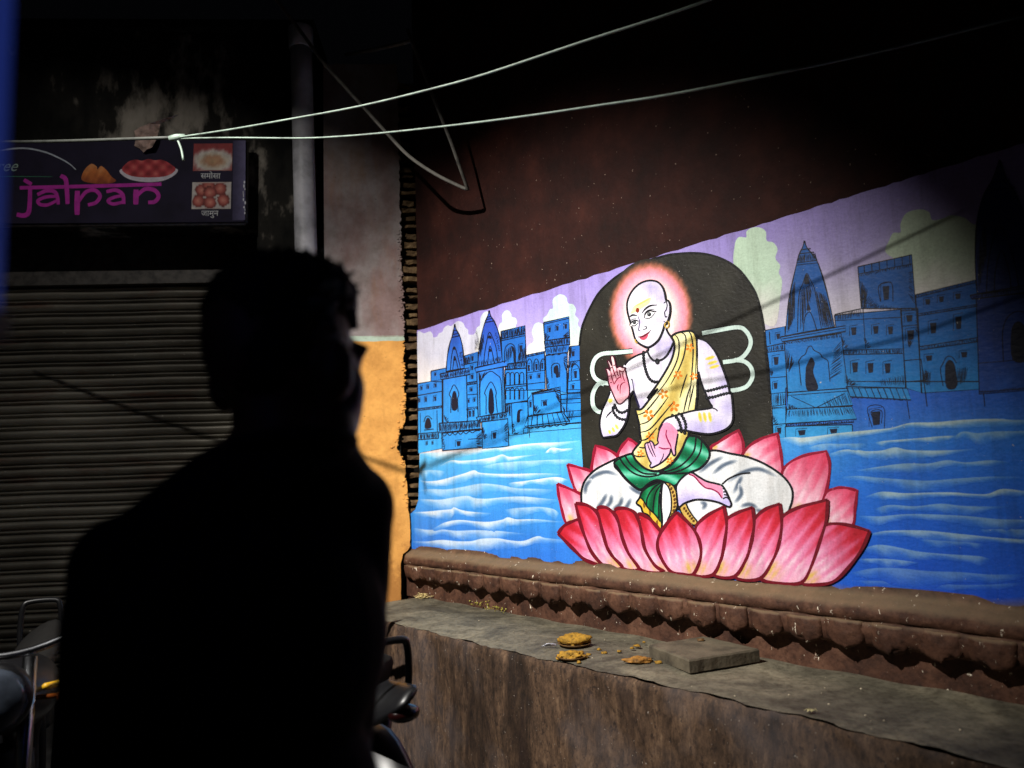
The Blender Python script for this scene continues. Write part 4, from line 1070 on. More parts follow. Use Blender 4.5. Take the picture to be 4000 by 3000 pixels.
# ---- the figure
SK = PB + 8
SKIN, LAV = np.array([240, 236, 248.]), np.array([186, 174, 230.])
def skin(blobs):
    B = [(*p[0], p[1], p[2]) for p in blobs]
    def f(x, y):
        c = np.tile(SKIN, (len(x), 1))
        for bx_, by_, r, a in B:
            k = (a*np.exp(-((x-bx_)**2+(y-by_)**2)/(r*r)))[:, None]
            c = c*(1-k) + LAV*k
        return c
    return f
fa = lambda x, y: FA([(x, y)])[0]
fb = lambda x, y: FB([(x, y)])[0]
# legs in white cloth
WH = (232, 234, 238)
def cloth(x, y): return lerp3(0.5+0.5*vnoise(x, y, 40, 8), [(0, (222, 226, 230)), (1, (240, 240, 242))])
lg = FB([(520, 600), (400, 635), (300, 680), (190, 740), (110, 820), (75, 900), (68, 1000), (90, 1100), (200, 1160), (400, 1200), (600, 1200), (760, 1230), (800, 1120), (780, 860), (700, 850), (590, 920), (480, 850), (400, 760), (360, 690)])
rg = FB([(1175, 585), (1240, 575), (1350, 600), (1500, 630), (1650, 690), (1790, 780), (1870, 870), (1895, 960), (1870, 1070), (1800, 1190), (1500, 1240), (1200, 1260), (1060, 1230), (930, 1090), (890, 1060), (890, 880), (930, 830), (1000, 765), (1100, 720), (1160, 660)])
GR, GR2 = (98, 112, 132), (216, 221, 228)
for nm, pts, extra in (('painted_leg', lg, [[(120, 870), (170, 800), (280, 760), (390, 790)], [(100, 960), (110, 880), (160, 820)], [(190, 1090), (250, 1020), (290, 940)], [(270, 1080), (320, 1020), (330, 950)], [(330, 1090), (400, 1040), (425, 970)], [(400, 1110), (460, 1060), (500, 980)], [(470, 880), (550, 930), (620, 960)]]),
                       ('painted_leg', rg, [[(1080, 770), (1180, 690), (1300, 625)], [(1200, 780), (1300, 700), (1420, 660)], [(1330, 850), (1450, 770), (1600, 735), (1760, 800)], [(1380, 950), (1430, 850), (1460, 790)], [(1390, 1030), (1450, 950), (1430, 860)], [(1440, 1060), (1520, 1040), (1600, 1075)], [(1110, 1090), (1140, 1040), (1090, 1020)], [(1290, 1080), (1330, 1040), (1360, 1000)], [(1560, 1080), (1640, 1100), (1740, 1060)]])):
    o = fill(nm, pts, cloth, SK, sp=16)
    ink = Ink(SK+1)
    for e in extra: ink.brush(FB(e), 22, GR, GR2)
    ink.line(pts, 9, INK, closed=True)
    ink.build('folds', o)
    SK += 3
ink = Ink(SK); ink.line(FB([(1285, 865), (1340, 820), (1430, 780), (1530, 768)]), 7, INK); ink.build('knee_line')
# torso, neck
to = FA([(800, 1120), (700, 1178), (600, 1235), (540, 1305), (585, 1440), (622, 1500), (650, 1600)]) + FB([(530, 70), (550, 140), (585, 225), (640, 200), (760, 80), (950, -120)]) + FA([(1200, 1150), (1090, 1060), (1030, 960), (1000, 885), (900, 900), (820, 1000)])
tor = fill('painted_torso', to, skin([(fa(930, 1050), 45, .5), (fa(1060, 1100), 40, .8), (fa(640, 1500), 16, .7), (fb(580, 180), 28, .7), (fa(1000, 1330), 60, .25)]), SK+1, sp=9)
ink = Ink(SK+2)
ink.line(FA([(805, 1095), (808, 1130), (770, 1155), (690, 1183), (600, 1235), (552, 1290)]), 8, INK).line(FI([(920, 440), (960, 660), (1020, 860), (1090, 1060)]), 8, (30, 24, 60)).line(FA([(1000, 890), (1025, 945), (1070, 1000)]), 8, INK)
ink.line(FA([(630, 1330), (760, 1290), (900, 1240)]), 1, LAV)
ink.build('body_lines', tor)
# yellow robe
rb = FA([(1062, 985), (1090, 955), (1140, 935), (1210, 923), (1270, 920), (1310, 945), (1338, 990), (1348, 1100), (1348, 1300), (1338, 1500), (1335, 1659)]) + FB([(1065, 120), (1050, 240), (1000, 400), (985, 480), (940, 560), (880, 650), (800, 722), (720, 752), (620, 732), (545, 665), (512, 600), (530, 560), (562, 522), (582, 490), (575, 430), (568, 350), (552, 285), (538, 222), (590, 215), (660, 130), (730, 40)]) + FA([(800, 1650), (850, 1575), (900, 1505), (950, 1430), (1010, 1330), (1060, 1230), (1090, 1120), (1085, 1040)])
robe = fill('painted_robe', rb, lambda x, y: lerp3(0.5 + 0.55*np.sin((x*0.8+y*0.35)/17.0 + 0.8*vnoise(x, y, 30, 2)), [(0, (206, 180, 92)), (0.4, (240, 224, 140)), (1, (250, 242, 190))]), SK+4, sp=8)
ink = Ink(SK+5)
for e in ([(1090, 958), (1128, 1000), (1142, 1080), (1130, 1200), (1080, 1330), (1000, 1470), (900, 1600)], [(1160, 935), (1205, 965), (1215, 1050), (1190, 1200), (1130, 1350), (1050, 1500)], [(1240, 922), (1270, 965), (1292, 1100), (1285, 1300), (1255, 1640)], [(1300, 945), (1325, 1000), (1330, 1150), (1318, 1400)], [(1228, 1385), (1195, 1480), (1150, 1640)]): ink.line(FA(e), 6, INK, 0.5)
for e in ([(545, 270), (620, 240), (700, 150), (760, 70)], [(572, 350), (650, 320), (740, 220), (820, 110)], [(575, 420), (660, 390), (760, 280), (860, 160)], [(580, 490), (640, 470), (720, 380)], [(565, 545), (600, 552), (628, 548)], [(518, 612), (560, 628), (625, 622)], [(950, 250), (980, 120), (1010, 20)], [(990, 230), (1020, 100), (1040, 10)]): ink.line(FB(e), 6, INK, 0.5)
ink.line(rb, 9, INK, closed=True)
def flower(ink, x, y, r, rot=0.0):
    for k in range(5):
        a = rot + 2*math.pi*k/5
        ink.dot(x + r*0.62*math.cos(a), y + r*0.62*math.sin(a), r*0.42, r*0.27, (214, 118, 28) if k % 2 else (226, 138, 40), a)
for (x, y, Z, r) in ((1258, 1100, FA, 17), (1130, 1395, FA, 18), (1300, 1410, FA, 16), (972, 1600, FA, 20), (650, 265, FB, 22), (868, 195, FB, 22), (664, 450, FB, 18), (578, 600, FB, 14), (832, 662, FB, 15)):
    p = Z([(x, y)])[0]; flower(ink, p[0], p[1], r, x)
ink.build('folds_and_flowers', robe)
# green sash
sa = FB([(985, 460), (1030, 448), (1080, 462), (1140, 520), (1176, 590), (1160, 660), (1090, 730), (1000, 768), (930, 830), (870, 880), (790, 850), (720, 830), (650, 860), (580, 912), (500, 862), (430, 790), (380, 720), (352, 682), (400, 640), (500, 605), (540, 660), (620, 730), (720, 757), (810, 722), (890, 650), (940, 560)])
sash = fill('painted_sash', sa, lambda x, y: lerp3(0.5+0.5*np.sin((x*0.25 - y)/13.0 + np.abs(x-2590)/50.), [(0, (4, 92, 58)), (0.55, (14, 134, 88)), (0.85, (60, 178, 138)), (1, (120, 208, 178))]), SK+7, sp=8)
ink = Ink(SK+8)
ink.line(sa, 9, INK, closed=True)
for e in ([(400, 640), (440, 700), (520, 770), (620, 800), (720, 790), (800, 760)], [(445, 620), (500, 700), (600, 770), (720, 778)], [(1060, 455), (1040, 580), (960, 680), (860, 740), (740, 765)], [(1110, 485), (1090, 600), (1010, 700), (900, 755), (770, 775)], [(1000, 768), (880, 775), (740, 775)]): ink.line(FB(e), 7, INK)
ink.build('folds', sash)
# foot and hem bands
an = FH([(1075, 870), (1140, 870), (1200, 900), (1250, 970), (1282, 1080), (1275, 1200), (1230, 1310), (1150, 1400), (1060, 1500), (1045, 1300), (1050, 1000)])
fill('painted_hem', an, (236, 236, 238), SK+9)
ban = FH([(1095, 870), (1150, 872), (1215, 915), (1262, 1010), (1280, 1110), (1262, 1240), (1200, 1330), (1130, 1420), (1180, 1290), (1190, 1150), (1175, 1010), (1140, 920)])
fill('painted_hem_band', ban, (214, 176, 88), SK+10)
ban2 = FH([(1310, 1220), (1390, 1165), (1430, 1240), (1500, 1350), (1560, 1430), (1520, 1480), (1430, 1430), (1350, 1330)])
fill('painted_hem_band', ban2, (214, 176, 88), SK+10.2)
ink = Ink(SK+11)
for b_ in (an, ban, ban2): ink.line(b_, 6, INK, closed=True)
for q in np.linspace(0, 1, 9): ink.dot(*FH([(1165+75*math.sin(q*2.6), 900+420*q)])[0], 5, 7, (96, 60, 20), q)
for q in np.linspace(0.1, 1, 6): ink.dot(*FH([(1360+150*q, 1220+200*q)])[0], 5, 6, (96, 60, 20), q)
ink.build('hem_pattern')
ft = FB([(890, 882), (930, 820), (990, 772), (1030, 768), (1080, 800), (1150, 840), (1230, 860), (1280, 875), (1305, 905), (1330, 950), (1350, 1000), (1364, 1040), (1342, 1062), (1250, 1022), (1150, 1002), (1050, 1000), (960, 1030), (908, 1062), (893, 960)])
foot = fill('painted_foot', ft, lambda x, y: lerp3((y-1500-395)/90.+0.15*vnoise(x, y, 40, 2), [(0, (242, 238, 250)), (0.35, (226, 218, 244)), (0.7, (194, 182, 234)), (1, (204, 194, 238))]), SK+12, sp=8)
ink = Ink(SK+13)
ink.patch(FH([(1440, 745), (1500, 745), (1600, 800), (1720, 860), (1880, 900), (1925, 960), (1930, 1080), (1900, 1070), (1850, 1000), (1770, 960), (1680, 935), (1610, 880), (1540, 800)]), (238, 150, 186))
ink.line(FH([(1440, 745), (1520, 780), (1600, 870), (1680, 940), (1780, 965), (1860, 1010), (1920, 1090)]), 6, (150, 20, 70))
ink.line(ft, 8, INK, closed=True)
for e in ([(1925, 950), (1955, 960), (1975, 985)], [(1935, 1000), (1975, 1005), (2000, 1030)], [(1945, 1040), (1990, 1050), (2020, 1085)], [(1930, 1100), (1985, 1080), (2040, 1130)]): ink.line(FH(e), 6, INK)
ink.build('foot_lines', foot)
# sash tail
tl = FB([(770, 842), (680, 870), (602, 920), (570, 985), (545, 1030), (582, 1062), (602, 1112), (642, 1132), (682, 1182), (722, 1242), (752, 1292), (766, 1180), (758, 1080), (748, 950), (764, 880)])
tail = fill('painted_sash_tail', tl, lambda x, y: lerp3(0.5+0.5*np.sin((x*1.2+y*.25)/9.0), [(0, (4, 78, 44)), (0.6, (10, 112, 62)), (1, (30, 146, 92))]), SK+14, sp=10)
ink = Ink(SK+15)
ink.patch(FB([(565, 982), (545, 1030), (582, 1060), (602, 1110), (642, 1130), (690, 1190), (722, 1242), (752, 1290), (752, 1190), (702, 1125), (652, 1080), (622, 1035), (592, 992)]), (226, 186, 58))
for e in ([(600, 1040), (612, 1020), (622, 1050), (610, 1075)], [(650, 1100), (662, 1085), (672, 1120), (660, 1140)], [(712, 1190), (728, 1175), (732, 1215), (718, 1225)]): ink.patch(FB(e), (132, 92, 30))
ink.patch(FB([(722, 1282), (710, 1312), (742, 1348), (756, 1292)]), (240, 176, 120))
ink.line(FB([(722, 1282), (710, 1312), (742, 1348), (756, 1292)]), 6, INK, closed=True)
for e in ([(760, 850), (690, 900), (640, 980), (630, 1060)], [(765, 860), (710, 940), (690, 1060), (690, 1120)], [(768, 870), (740, 980), (738, 1160)]): ink.line(FB(e), 6, INK)
ink.line(tl, 8, INK, closed=True)
ink.line(FB([(565, 982), (592, 992), (622, 1035), (652, 1080), (702, 1125), (752, 1190)]), 6, INK)
ink.build('border_pattern', tail)
# arm on the viewer's right
ar = FA([(1350, 1000), (1430, 1030), (1500, 1100), (1560, 1200), (1620, 1350), (1665, 1480), (1690, 1600)]) + FB([(1362, 70), (1376, 200), (1376, 310), (1340, 372), (1270, 410), (1170, 432), (1050, 418), (960, 400), (900, 402), (860, 420), (780, 420), (740, 400), (760, 350), (800, 300), (870, 275), (1030, 232), (1190, 206), (1176, 160), (1150, 100), (1132, 50)]) + FA([(1420, 1580), (1382, 1480), (1350, 1360), (1348, 1150)])
AR = SK + 17
arm = fill('painted_arm', ar, skin([(fa(1580, 1280), 42, .7), (fa(1640, 1500), 30, .8), (fb(1340, 200), 36, .75), (fb(1250, 390), 45, .9), (fb(1080, 400), 40, .9), (fb(960, 380), 30, .6), (fa(1440, 1050), 30, .5), (fb(1190, 130), 20, .5)]), AR, sp=8)
ink = Ink(AR+1)
for e, w_ in (([(1420, 1228), (1530, 1195)], 13), ([(1445, 1278), (1560, 1245)], 13), ([(1465, 1322), (1580, 1290)], 13)): ink.brush(FA(e), w_, (226, 206, 70), (238, 226, 160))
for x in (1095, 1136, 1180): ink.brush(FB([(x-10, 238), (x+8, 332)]), 15, (226, 208, 72), (238, 228, 170))
ink.line(ar[:-1], 8, INK)
ink.line(FB([(1190, 206), (1225, 215), (1245, 235)]), 5, INK)
def beads(ink, pts, r, dense=1.9):
    P = np.array(spline(pts, False, 12)); d = np.r_[0, np.cumsum(np.hypot(*np.diff(P, axis=0).T))]
    for q in np.arange(0, d[-1]+.1, r*dense*1.15):
        x, y = np.interp(q, d, P[:, 0]), np.interp(q, d, P[:, 1])
        ink.dot(x, y, r*1.28, r*1.34, (12, 12, 16)); ink.dot(x-r*.1, y-r*.15, r*.5, r*.5, (52, 56, 64))
beads(ink, FA([(1425, 1570), (1480, 1562), (1580, 1535), (1672, 1510)]), 5.2)
beads(ink, FA([(1440, 1642), (1520, 1632), (1610, 1605), (1690, 1588)]), 5.2)
beads(ink, FB([(890, 288), (912, 320), (924, 360), (932, 395), (930, 425)]), 5.4)
beads(ink, FB([(938, 275), (958, 312), (970, 350), (970, 388), (960, 428)]), 5.4)
for x, y in ((855, 270), (912, 258)): ink.dot(*fb(x, y), 6, 6, (40, 36, 30))
ink.build('arm_lines', arm)
hd = FB([(770, 345), (742, 400), (727, 480), (732, 510), (702, 530), (682, 500), (662, 492), (652, 506), (636, 506), (618, 522), (622, 560), (640, 622), (662, 672), (672, 682), (660, 708), (672, 722), (700, 712), (742, 690), (792, 652), (830, 602), (842, 560), (858, 608), (872, 618), (882, 600), (880, 560), (890, 500), (902, 430), (892, 398), (850, 350), (810, 330)])
hand = fill('painted_hand', hd, lambda x, y: lerp3(np.hypot(x-fb(830, 400)[0], y-fb(830, 400)[1])/150., [(0, (238, 140, 178)), (0.4, (240, 166, 198)), (0.8, (230, 190, 222)), (1, (222, 206, 236))]), AR+3, sp=9)
ink = Ink(AR+4)
ink.line(hd[:-3], 6, (30, 12, 40))
for e in ([(805, 395), (800, 440), (818, 490), (838, 530), (845, 560)], [(735, 545), (780, 560), (835, 555)]): ink.line(FB(e), 6, (150, 20, 80), .5)
for e in ([(640, 510), (655, 560), (690, 630)], [(660, 500), (680, 560), (710, 630)], [(684, 505), (700, 545), (706, 560)], [(740, 690), (770, 640), (780, 600)]): ink.line(FB(e), 4.5, (40, 20, 70), .4)
ink.build('hand_lines', hand)
# raised arm and hand on the viewer's left
al = FI([(460, 720), (400, 880), (300, 1090), (245, 1300), (235, 1450), (260, 1600), (300, 1700), (360, 1705), (460, 1690), (600, 1660), (720, 1520), (800, 1370), (840, 1230), (870, 1000), (880, 830), (960, 700), (920, 460), (870, 480), (700, 600)])
arml = fill('painted_arm', al, skin([(FI([(820, 1250)])[0], 22, .5), (FI([(500, 1680)])[0], 30, .8), (FI([(260, 1600)])[0], 20, .5), (FI([(900, 620)])[0], 14, .6)]), AR, sp=8)
ink = Ink(AR+1)
ink.line(FI([(460, 720), (400, 880), (300, 1090), (245, 1300), (235, 1450), (260, 1600), (300, 1700), (360, 1705), (460, 1690), (600, 1660), (720, 1520), (800, 1370), (840, 1230), (870, 1000), (880, 830), (960, 700)]), 8, INK)
ink.patch(FI([(362, 1310), (390, 1230), (450, 1160), (520, 1120), (480, 1180), (410, 1250)]), (20, 18, 40))
for e in ([(430, 1540), (470, 1640)], [(500, 1480), (560, 1600)], [(570, 1420), (640, 1540)]): ink.brush(FI(e), 12, (228, 212, 80), (238, 230, 180))
ink.brush(FI([(430, 870), (500, 950)]), 22, (226, 214, 80), (238, 230, 180))
beads(ink, FI([(560, 1010), (590, 1080), (620, 1130), (670, 1165), (740, 1170), (800, 1140), (860, 1105)]), 5)
beads(ink, FI([(520, 1120), (545, 1180), (590, 1245), (640, 1290), (710, 1315), (790, 1325)]), 5)
ink.dot(*FI([(530, 1070)])[0], 8, 8, (26, 28, 36))
ink.build('arm_lines', arml)
hl = FI([(625, 970), (680, 985), (740, 950), (800, 890), (860, 830), (880, 720), (870, 580), (840, 450), (810, 350), (800, 285), (780, 240), (790, 205), (730, 195), (660, 175), (610, 200), (590, 170), (570, 70), (545, -20), (510, -60), (480, -50), (470, 0), (500, 150), (480, 120), (440, 50), (415, 45), (405, 70), (440, 160), (460, 260), (430, 230), (395, 215), (370, 235), (390, 290), (410, 390), (420, 500), (450, 600), (500, 720), (560, 860)])
handl = fill('painted_hand', hl, lambda x, y: lerp3((y-1395)/170. + 0.1*vnoise(x, y, 14, 2), [(0, (250, 216, 216)), (0.3, (246, 200, 208)), (0.55, (214, 126, 148)), (0.68, (236, 150, 172)), (1, (248, 190, 200))]), AR+3, sp=6)
ink = Ink(AR+4)
ink.line(hl, 6, (60, 6, 30), closed=True)
for e in ([(470, 270), (500, 420), (545, 560)], [(500, 150), (545, 300), (600, 440)], [(600, 210), (620, 330), (650, 390)], [(650, 240), (700, 440)], [(790, 240), (740, 300), (740, 400), (780, 500)], [(545, 560), (620, 440), (700, 390)], [(790, 520), (720, 540), (680, 620), (675, 770)], [(640, 560), (620, 620), (640, 700)], [(670, 250), (700, 290), (760, 270)]): ink.line(FI(e), 4.5, (120, 10, 44), .5)
for e in ([(430, 385), (470, 375)], [(460, 525), (500, 515)], [(465, 210), (505, 195)], [(510, 380), (550, 365)], [(530, 155), (570, 140)], [(570, 300), (605, 285)]): ink.line(FI(e), 3.5, (90, 10, 40))
ink.build('hand_lines', handl)
# necklaces
ink = Ink(AR+2)
beads(ink, FA([(758, 1150), (755, 1190), (758, 1230), (764, 1275), (774, 1320), (790, 1375), (815, 1428), (845, 1458), (880, 1470), (920, 1470)]), 5)
beads(ink, FA([(795, 1130), (820, 1190), (860, 1235), (905, 1240), (960, 1225), (1010, 1180), (1050, 1110), (1078, 1040)]), 3.2, 1.6)
ink.dot(*fa(905, 1248), 9.5, 12, (22, 22, 26)); ink.dot(*fa(902, 1244), 5.5, 7, (70, 74, 80))
ink.build('painted_necklace')
# head
HD = AR + 5
hp = FA([(600, 780), (582, 700), (580, 620), (600, 550), (640, 480), (700, 420), (770, 385), (840, 375), (910, 392), (958, 440), (985, 510), (1000, 588), (1025, 595), (1042, 640), (1044, 710), (1030, 780), (1008, 830), (985, 850), (965, 915), (945, 965), (915, 1020), (862, 1068), (805, 1096), (745, 1076), (692, 1040), (662, 995), (642, 920), (620, 845)])
head = fill('painted_head', hp, skin([(fa(860, 450), 34, .75), (fa(760, 420), 24, .45), (fa(960, 560), 26, .6), (fa(960, 800), 26, .45), (fa(735, 820), 12, .7), (fa(690, 950), 14, .3), (fa(1015, 690), 14, .45), (fa(820, 1080), 16, .4)]), HD, sp=6)
ink = Ink(HD+1)
for q in range(5): ink.brush(FA([(612+q*6, 735-q*16), (720+q*8, 670-q*15), (832+q*2, 602-q*10)]), 11, (228, 212, 116), (240, 234, 200))
ink.line(hp, 8, INK, closed=True)
ink.line(FA([(975, 620), (1000, 606), (1012, 640), (1002, 690), (985, 720), (995, 770), (1012, 760)]), 4.5, INK)
ink.dot(*fa(692, 697), 7.5, 10, (142, 48, 16))
ink.line(FA([(738, 730), (775, 684), (830, 648), (905, 640)]), 7.5, INK, .75).line(FA([(602, 772), (640, 748), (692, 756)]), 7, INK, .7)
for up, lo, ir, rr in (([(762, 775), (785, 725), (828, 702), (868, 710), (897, 710)], [(762, 775), (800, 788), (842, 770), (882, 722)], (818, 740), 8.6), ([(604, 862), (632, 822), (672, 806), (706, 818)], [(624, 852), (660, 865), (702, 830)], (658, 828), 7.4)):
    ink.patch(FA(up + lo[::-1][:-1]), (248, 246, 250))
    ink.dot(*fa(*ir), rr, rr, (20, 24, 30)); ink.dot(*fa(ir[0]-5, ir[1]-6), rr*.3, rr*.3, (170, 176, 180))
    ink.line(FA(up), 6, INK, .4).line(FA(lo), 3.6, INK, .4)
ink.line(FA([(758, 748), (795, 702), (845, 688), (880, 694)]), 3, INK, .5).line(FA([(612, 815), (640, 795), (680, 785)]), 3, INK, .5)
ink.line(FA([(698, 760), (714, 820), (708, 880), (704, 912), (730, 922)]), 4, (60, 40, 90), .4).line(FA([(748, 908), (784, 895), (790, 878), (765, 866)]), 4, INK, .4)
ink.patch(FA([(694, 985), (738, 972), (768, 956), (806, 934), (834, 912), (804, 962), (756, 985), (716, 992)]), (150, 26, 48))
ink.patch(FA([(716, 992), (760, 985), (806, 950), (796, 994), (762, 1018), (730, 1012)]), (206, 78, 104))
ink.line(FA([(694, 984), (740, 984), (790, 958), (836, 910)]), 4, (70, 6, 24), .4)
ink.line(FA([(1010, 812), (985, 850), (1000, 885), (1025, 870), (1030, 830), (1010, 812)]), 4, (206, 168, 70)).line(FA([(975, 815), (1000, 828), (1020, 815)]), 3.5, INK)
ink.line(FA([(665, 1010), (672, 1040), (690, 1042)]), 4, (206, 168, 70))
ink.build('face_lines', head)
# front petals last
PF = HD + 4
for i, pts in enumerate([
  [(125, 765, 1), (160, 720), (210, 692), (275, 690), (330, 850), (430, 965), (300, 930), (220, 860)], [(620, 650), (680, 668), (730, 715), (765, 770), (745, 830), (765, 920), (815, 1005), (730, 998), (670, 900), (640, 780)],
  [(475, 622), (530, 608), (592, 630), (622, 680), (642, 760), (662, 860), (722, 960), (780, 1005), (640, 990), (560, 890), (510, 790), (488, 690)], [(368, 612), (420, 603), (470, 640), (497, 690), (522, 790), (562, 890), (625, 985), (530, 980), (450, 890), (400, 780), (374, 680)],
  [(233, 578, 1), (300, 588), (352, 620), (377, 660), (402, 760), (442, 880), (525, 978), (420, 968), (340, 890), (290, 780), (258, 680)],
  [(2050, 750, 1), (2002, 860), (1922, 970), (1842, 1050), (1760, 1078), (1630, 1070), (1690, 960), (1740, 820), (1760, 722), (1850, 704), (1950, 720)], [(1790, 556, 1), (1782, 680), (1747, 800), (1692, 960), (1630, 1066), (1500, 1072), (1375, 1040), (1450, 930), (1490, 820), (1500, 680), (1600, 608)],
  [(1496, 580, 1), (1507, 700), (1492, 820), (1452, 930), (1370, 1044), (1220, 1034), (1290, 920), (1325, 800), (1332, 690), (1400, 618)], [(1327, 603, 1), (1337, 700), (1322, 800), (1292, 910), (1215, 1030), (1085, 1018), (1135, 920), (1158, 800), (1160, 690), (1230, 638)],
  [(1150, 598, 1), (1167, 700), (1157, 800), (1132, 920), (1080, 1020), (965, 1018), (1000, 930), (1005, 860), (972, 740), (1040, 658)], [(860, 633, 1), (930, 698), (982, 770), (1007, 850), (1002, 930), (962, 1014), (900, 1016), (828, 1004), (770, 930), (740, 850), (750, 780), (800, 700)]]):
    petal(pts, PF + i*0.8, True)

# ------------------------------------------------------------------ shop sign
SIGN_OFF = 0.10
M_SIGNB = simple('sign_sheet', (36, 31, 50), 0.7, 0.15, var=0.3, scale=4, bmp=0.05)
m_print, nt, bb = nmat('sign_print', 0.65, 0.2)
at = nt.nodes.new('ShaderNodeAttribute'); at.attribute_name = 'Col'
nt.links.new(mixc(nt, 0.35, at.outputs['Color'], ramp(nt, noise(nt, 25, 6), [(0.3, (120, 120, 120)), (0.6, (255, 255, 255))]), 'MULTIPLY'), bb.inputs['Base Color'])
sg = empty('shop_sign', FRONT.hit(400, 700, SIGN_OFF), 'dark purple flex shop sign with pink lettering and food pictures above the shutter', 'sign')
c4 = [FRONT.hit(x, y, SIGN_OFF) for x, y in ((-900, 552), (958, 546), (954, 866), (-900, 880))]
MB().prism(c4, -FRONT.n*0.06).build('board', M_SIGNB, sg)
b = MB()
for p, q in ((0, 1), (1, 2), (2, 3)): b.tube([c4[p] - FRONT.n*0.03, c4[q] - FRONT.n*0.03], 0.016, 6)
b.build('frame', M_IRON, sg)
for x in (250, 800):
    b = MB(); b.tube([FRONT.hit(x, 640, 0.04), FRONT.hit(x, 640, -0.04)], 0.012, 6); b.build('wall_bracket', M_IRON, sg)
SURF.update(plane=FRONT, mat=m_print, off=SIGN_OFF + 0.0006)
SGN = ZT(0, 0, 1.659)
PINK = (196, 48, 168)
def letter(strokes):
    ink = Ink(3)
    for pts, w_ in strokes: ink.line(SGN(pts), w_/1.659, PINK, 0.15, n=6)
    ink.build('letter', sg)
letter([([(195, 1222), (192, 1330), (182, 1382), (150, 1397), (108, 1390)], 30), ([(155, 1165), (205, 1195)], 26)])
letter([([(242, 1262), (300, 1236), (352, 1242), (372, 1280), (378, 1325)], 25), ([(372, 1272), (300, 1276), (246, 1300), (262, 1325), (310, 1327), (368, 1300)], 22)])
letter([([(392, 1138), (425, 1162), (434, 1240), (438, 1322)], 30)])
letter([([(502, 1236), (500, 1320), (500, 1392)], 36), ([(510, 1305), (556, 1245), (612, 1232), (648, 1268), (622, 1312), (570, 1328)], 25)])
letter([([(690, 1242), (750, 1232), (795, 1262), (802, 1322)], 25), ([(800, 1266), (735, 1280), (700, 1302), (735, 1322), (800, 1308)], 22)])
letter([([(882, 1228), (880, 1325)], 36), ([(890, 1265), (940, 1225), (1000, 1232), (1028, 1270), (1004, 1306), (960, 1312)], 27)])
ink = Ink(4); ink.line(SGN([(128, 1217), (600, 1206), (1046, 1193)]), 14, PINK, n=8); ink.build('head_stroke', sg)
ink = Ink(2); ink.line(SGN([(-120, 1040), (-60, 995), (0, 975), (150, 960), (280, 982), (380, 1022), (450, 1062), (492, 1100)]), 6, (190, 196, 206), .5); ink.build('arch_line', sg)
ink = Ink(2); ink.line(SGN([(-100, 1142), (340, 1145)]), 3, (60, 120, 90), .4); ink.build('underline', sg)
def words(txt, x, y, h, color, name, shear=0.0, lay=3):
    cu = bpy.data.curves.new(name, 'FONT')
    cu.body = txt; cu.size = 1.0; cu.shear = shear; cu.resolution_u = 3
    o = bpy.data.objects.new(name, cu); col.objects.link(o)
    bpy.context.view_layer.update()
    me = bpy.data.meshes.new_from_object(o.evaluated_get(bpy.context.evaluated_depsgraph_get()))
    bpy.data.objects.remove(o)
    V = [(x + v.co.x*h, y - v.co.y*h) for v in me.vertices]
    F = [tuple(p.vertices) for p in me.polygons]
    if V: paint_mesh(name, V, F, np.tile(np.array(color, float), (len(V), 1)), lay, sg)
words('Shree', -78, 668, 62, (150, 170, 158), 'small_lettering', 0.45)
words('समोसा', 784, 697, 31, (225, 225, 225), 'caption')
words('जामुन', 786, 843, 31, (225, 225, 225), 'caption')
fill('picture_samosa', SGN([(530, 1165), (545, 1105), (590, 1062), (625, 1078), (632, 1098), (655, 1076), (690, 1102), (720, 1142), (752, 1172), (700, 1190), (600, 1188)]), lambda x, y: lerp3((y-640)/75.+.3*vnoise(x, y, 12, 3), [(0, (226, 150, 92)), (.5, (206, 116, 56)), (1, (150, 74, 40))]), 3, sg, sp=10)
pl = fill('picture_plate', SGN([(775, 1105), (800, 1140), (860, 1168), (960, 1180), (1060, 1170), (1130, 1135), (1152, 1100), (1100, 1085), (960, 1078), (830, 1085)]), (215, 206, 214), 3, sg, sp=20)
fill('picture_sweets', SGN([(790, 1100), (830, 1050), (880, 1035), (920, 1042), (960, 1030), (1000, 1038), (1050, 1036), (1100, 1060), (1138, 1098), (1080, 1140), (960, 1150), (850, 1140)]), lambda x, y: lerp3(.5+.5*np.sin(x/9.)*np.cos(y/8.), [(0, (136, 40, 46)), (.6, (190, 66, 72)), (1, (214, 108, 100))]), 4, sg, sp=7)
def tile(x0, y0, x1, y1, f, name):
    fill(name, SGN([(x0+6, y0), (x1, y0-2), (x1-4, y1), (x0, y1+2)]), f, 3, sg, True, sp=6)
tile(1250, 931, 1507, 1106, lambda x, y: lerp3(np.hypot((x-833)/62., (y-628)/34.) + .15*vnoise(x, y, 9, 1), [(0, (196, 160, 120)), (.5, (186, 138, 106)), (.8, (206, 190, 168)), (1.1, (214, 206, 196)), (1.5, (150, 60, 60))]), 'picture_tile')
def jam(x, y):
    c = np.tile(np.array([206, 196, 188.]), (len(x), 1))
    for cx, cy in ((788, 742), (815, 728), (860, 736), (820, 752), (775, 785), (820, 790), (872, 782)):
        d = np.hypot(x-cx, y-cy)/25.
        k = d < 1
        c[k] = lerp3(d[k], [(0, (222, 152, 130)), (.6, (186, 96, 86)), (1, (110, 50, 46))])
    return c
tile(1241, 1181, 1499, 1353, jam, 'picture_tile')
fill('sheet_edge', SGN([(1512, 912), (1592, 910), (1588, 1425), (1506, 1428)]), lambda x, y: lerp3((x-908)/52., [(0, (56, 50, 78)), (1, (104, 98, 132))]), 2, sg, True, sp=20)
ink = Ink(5)
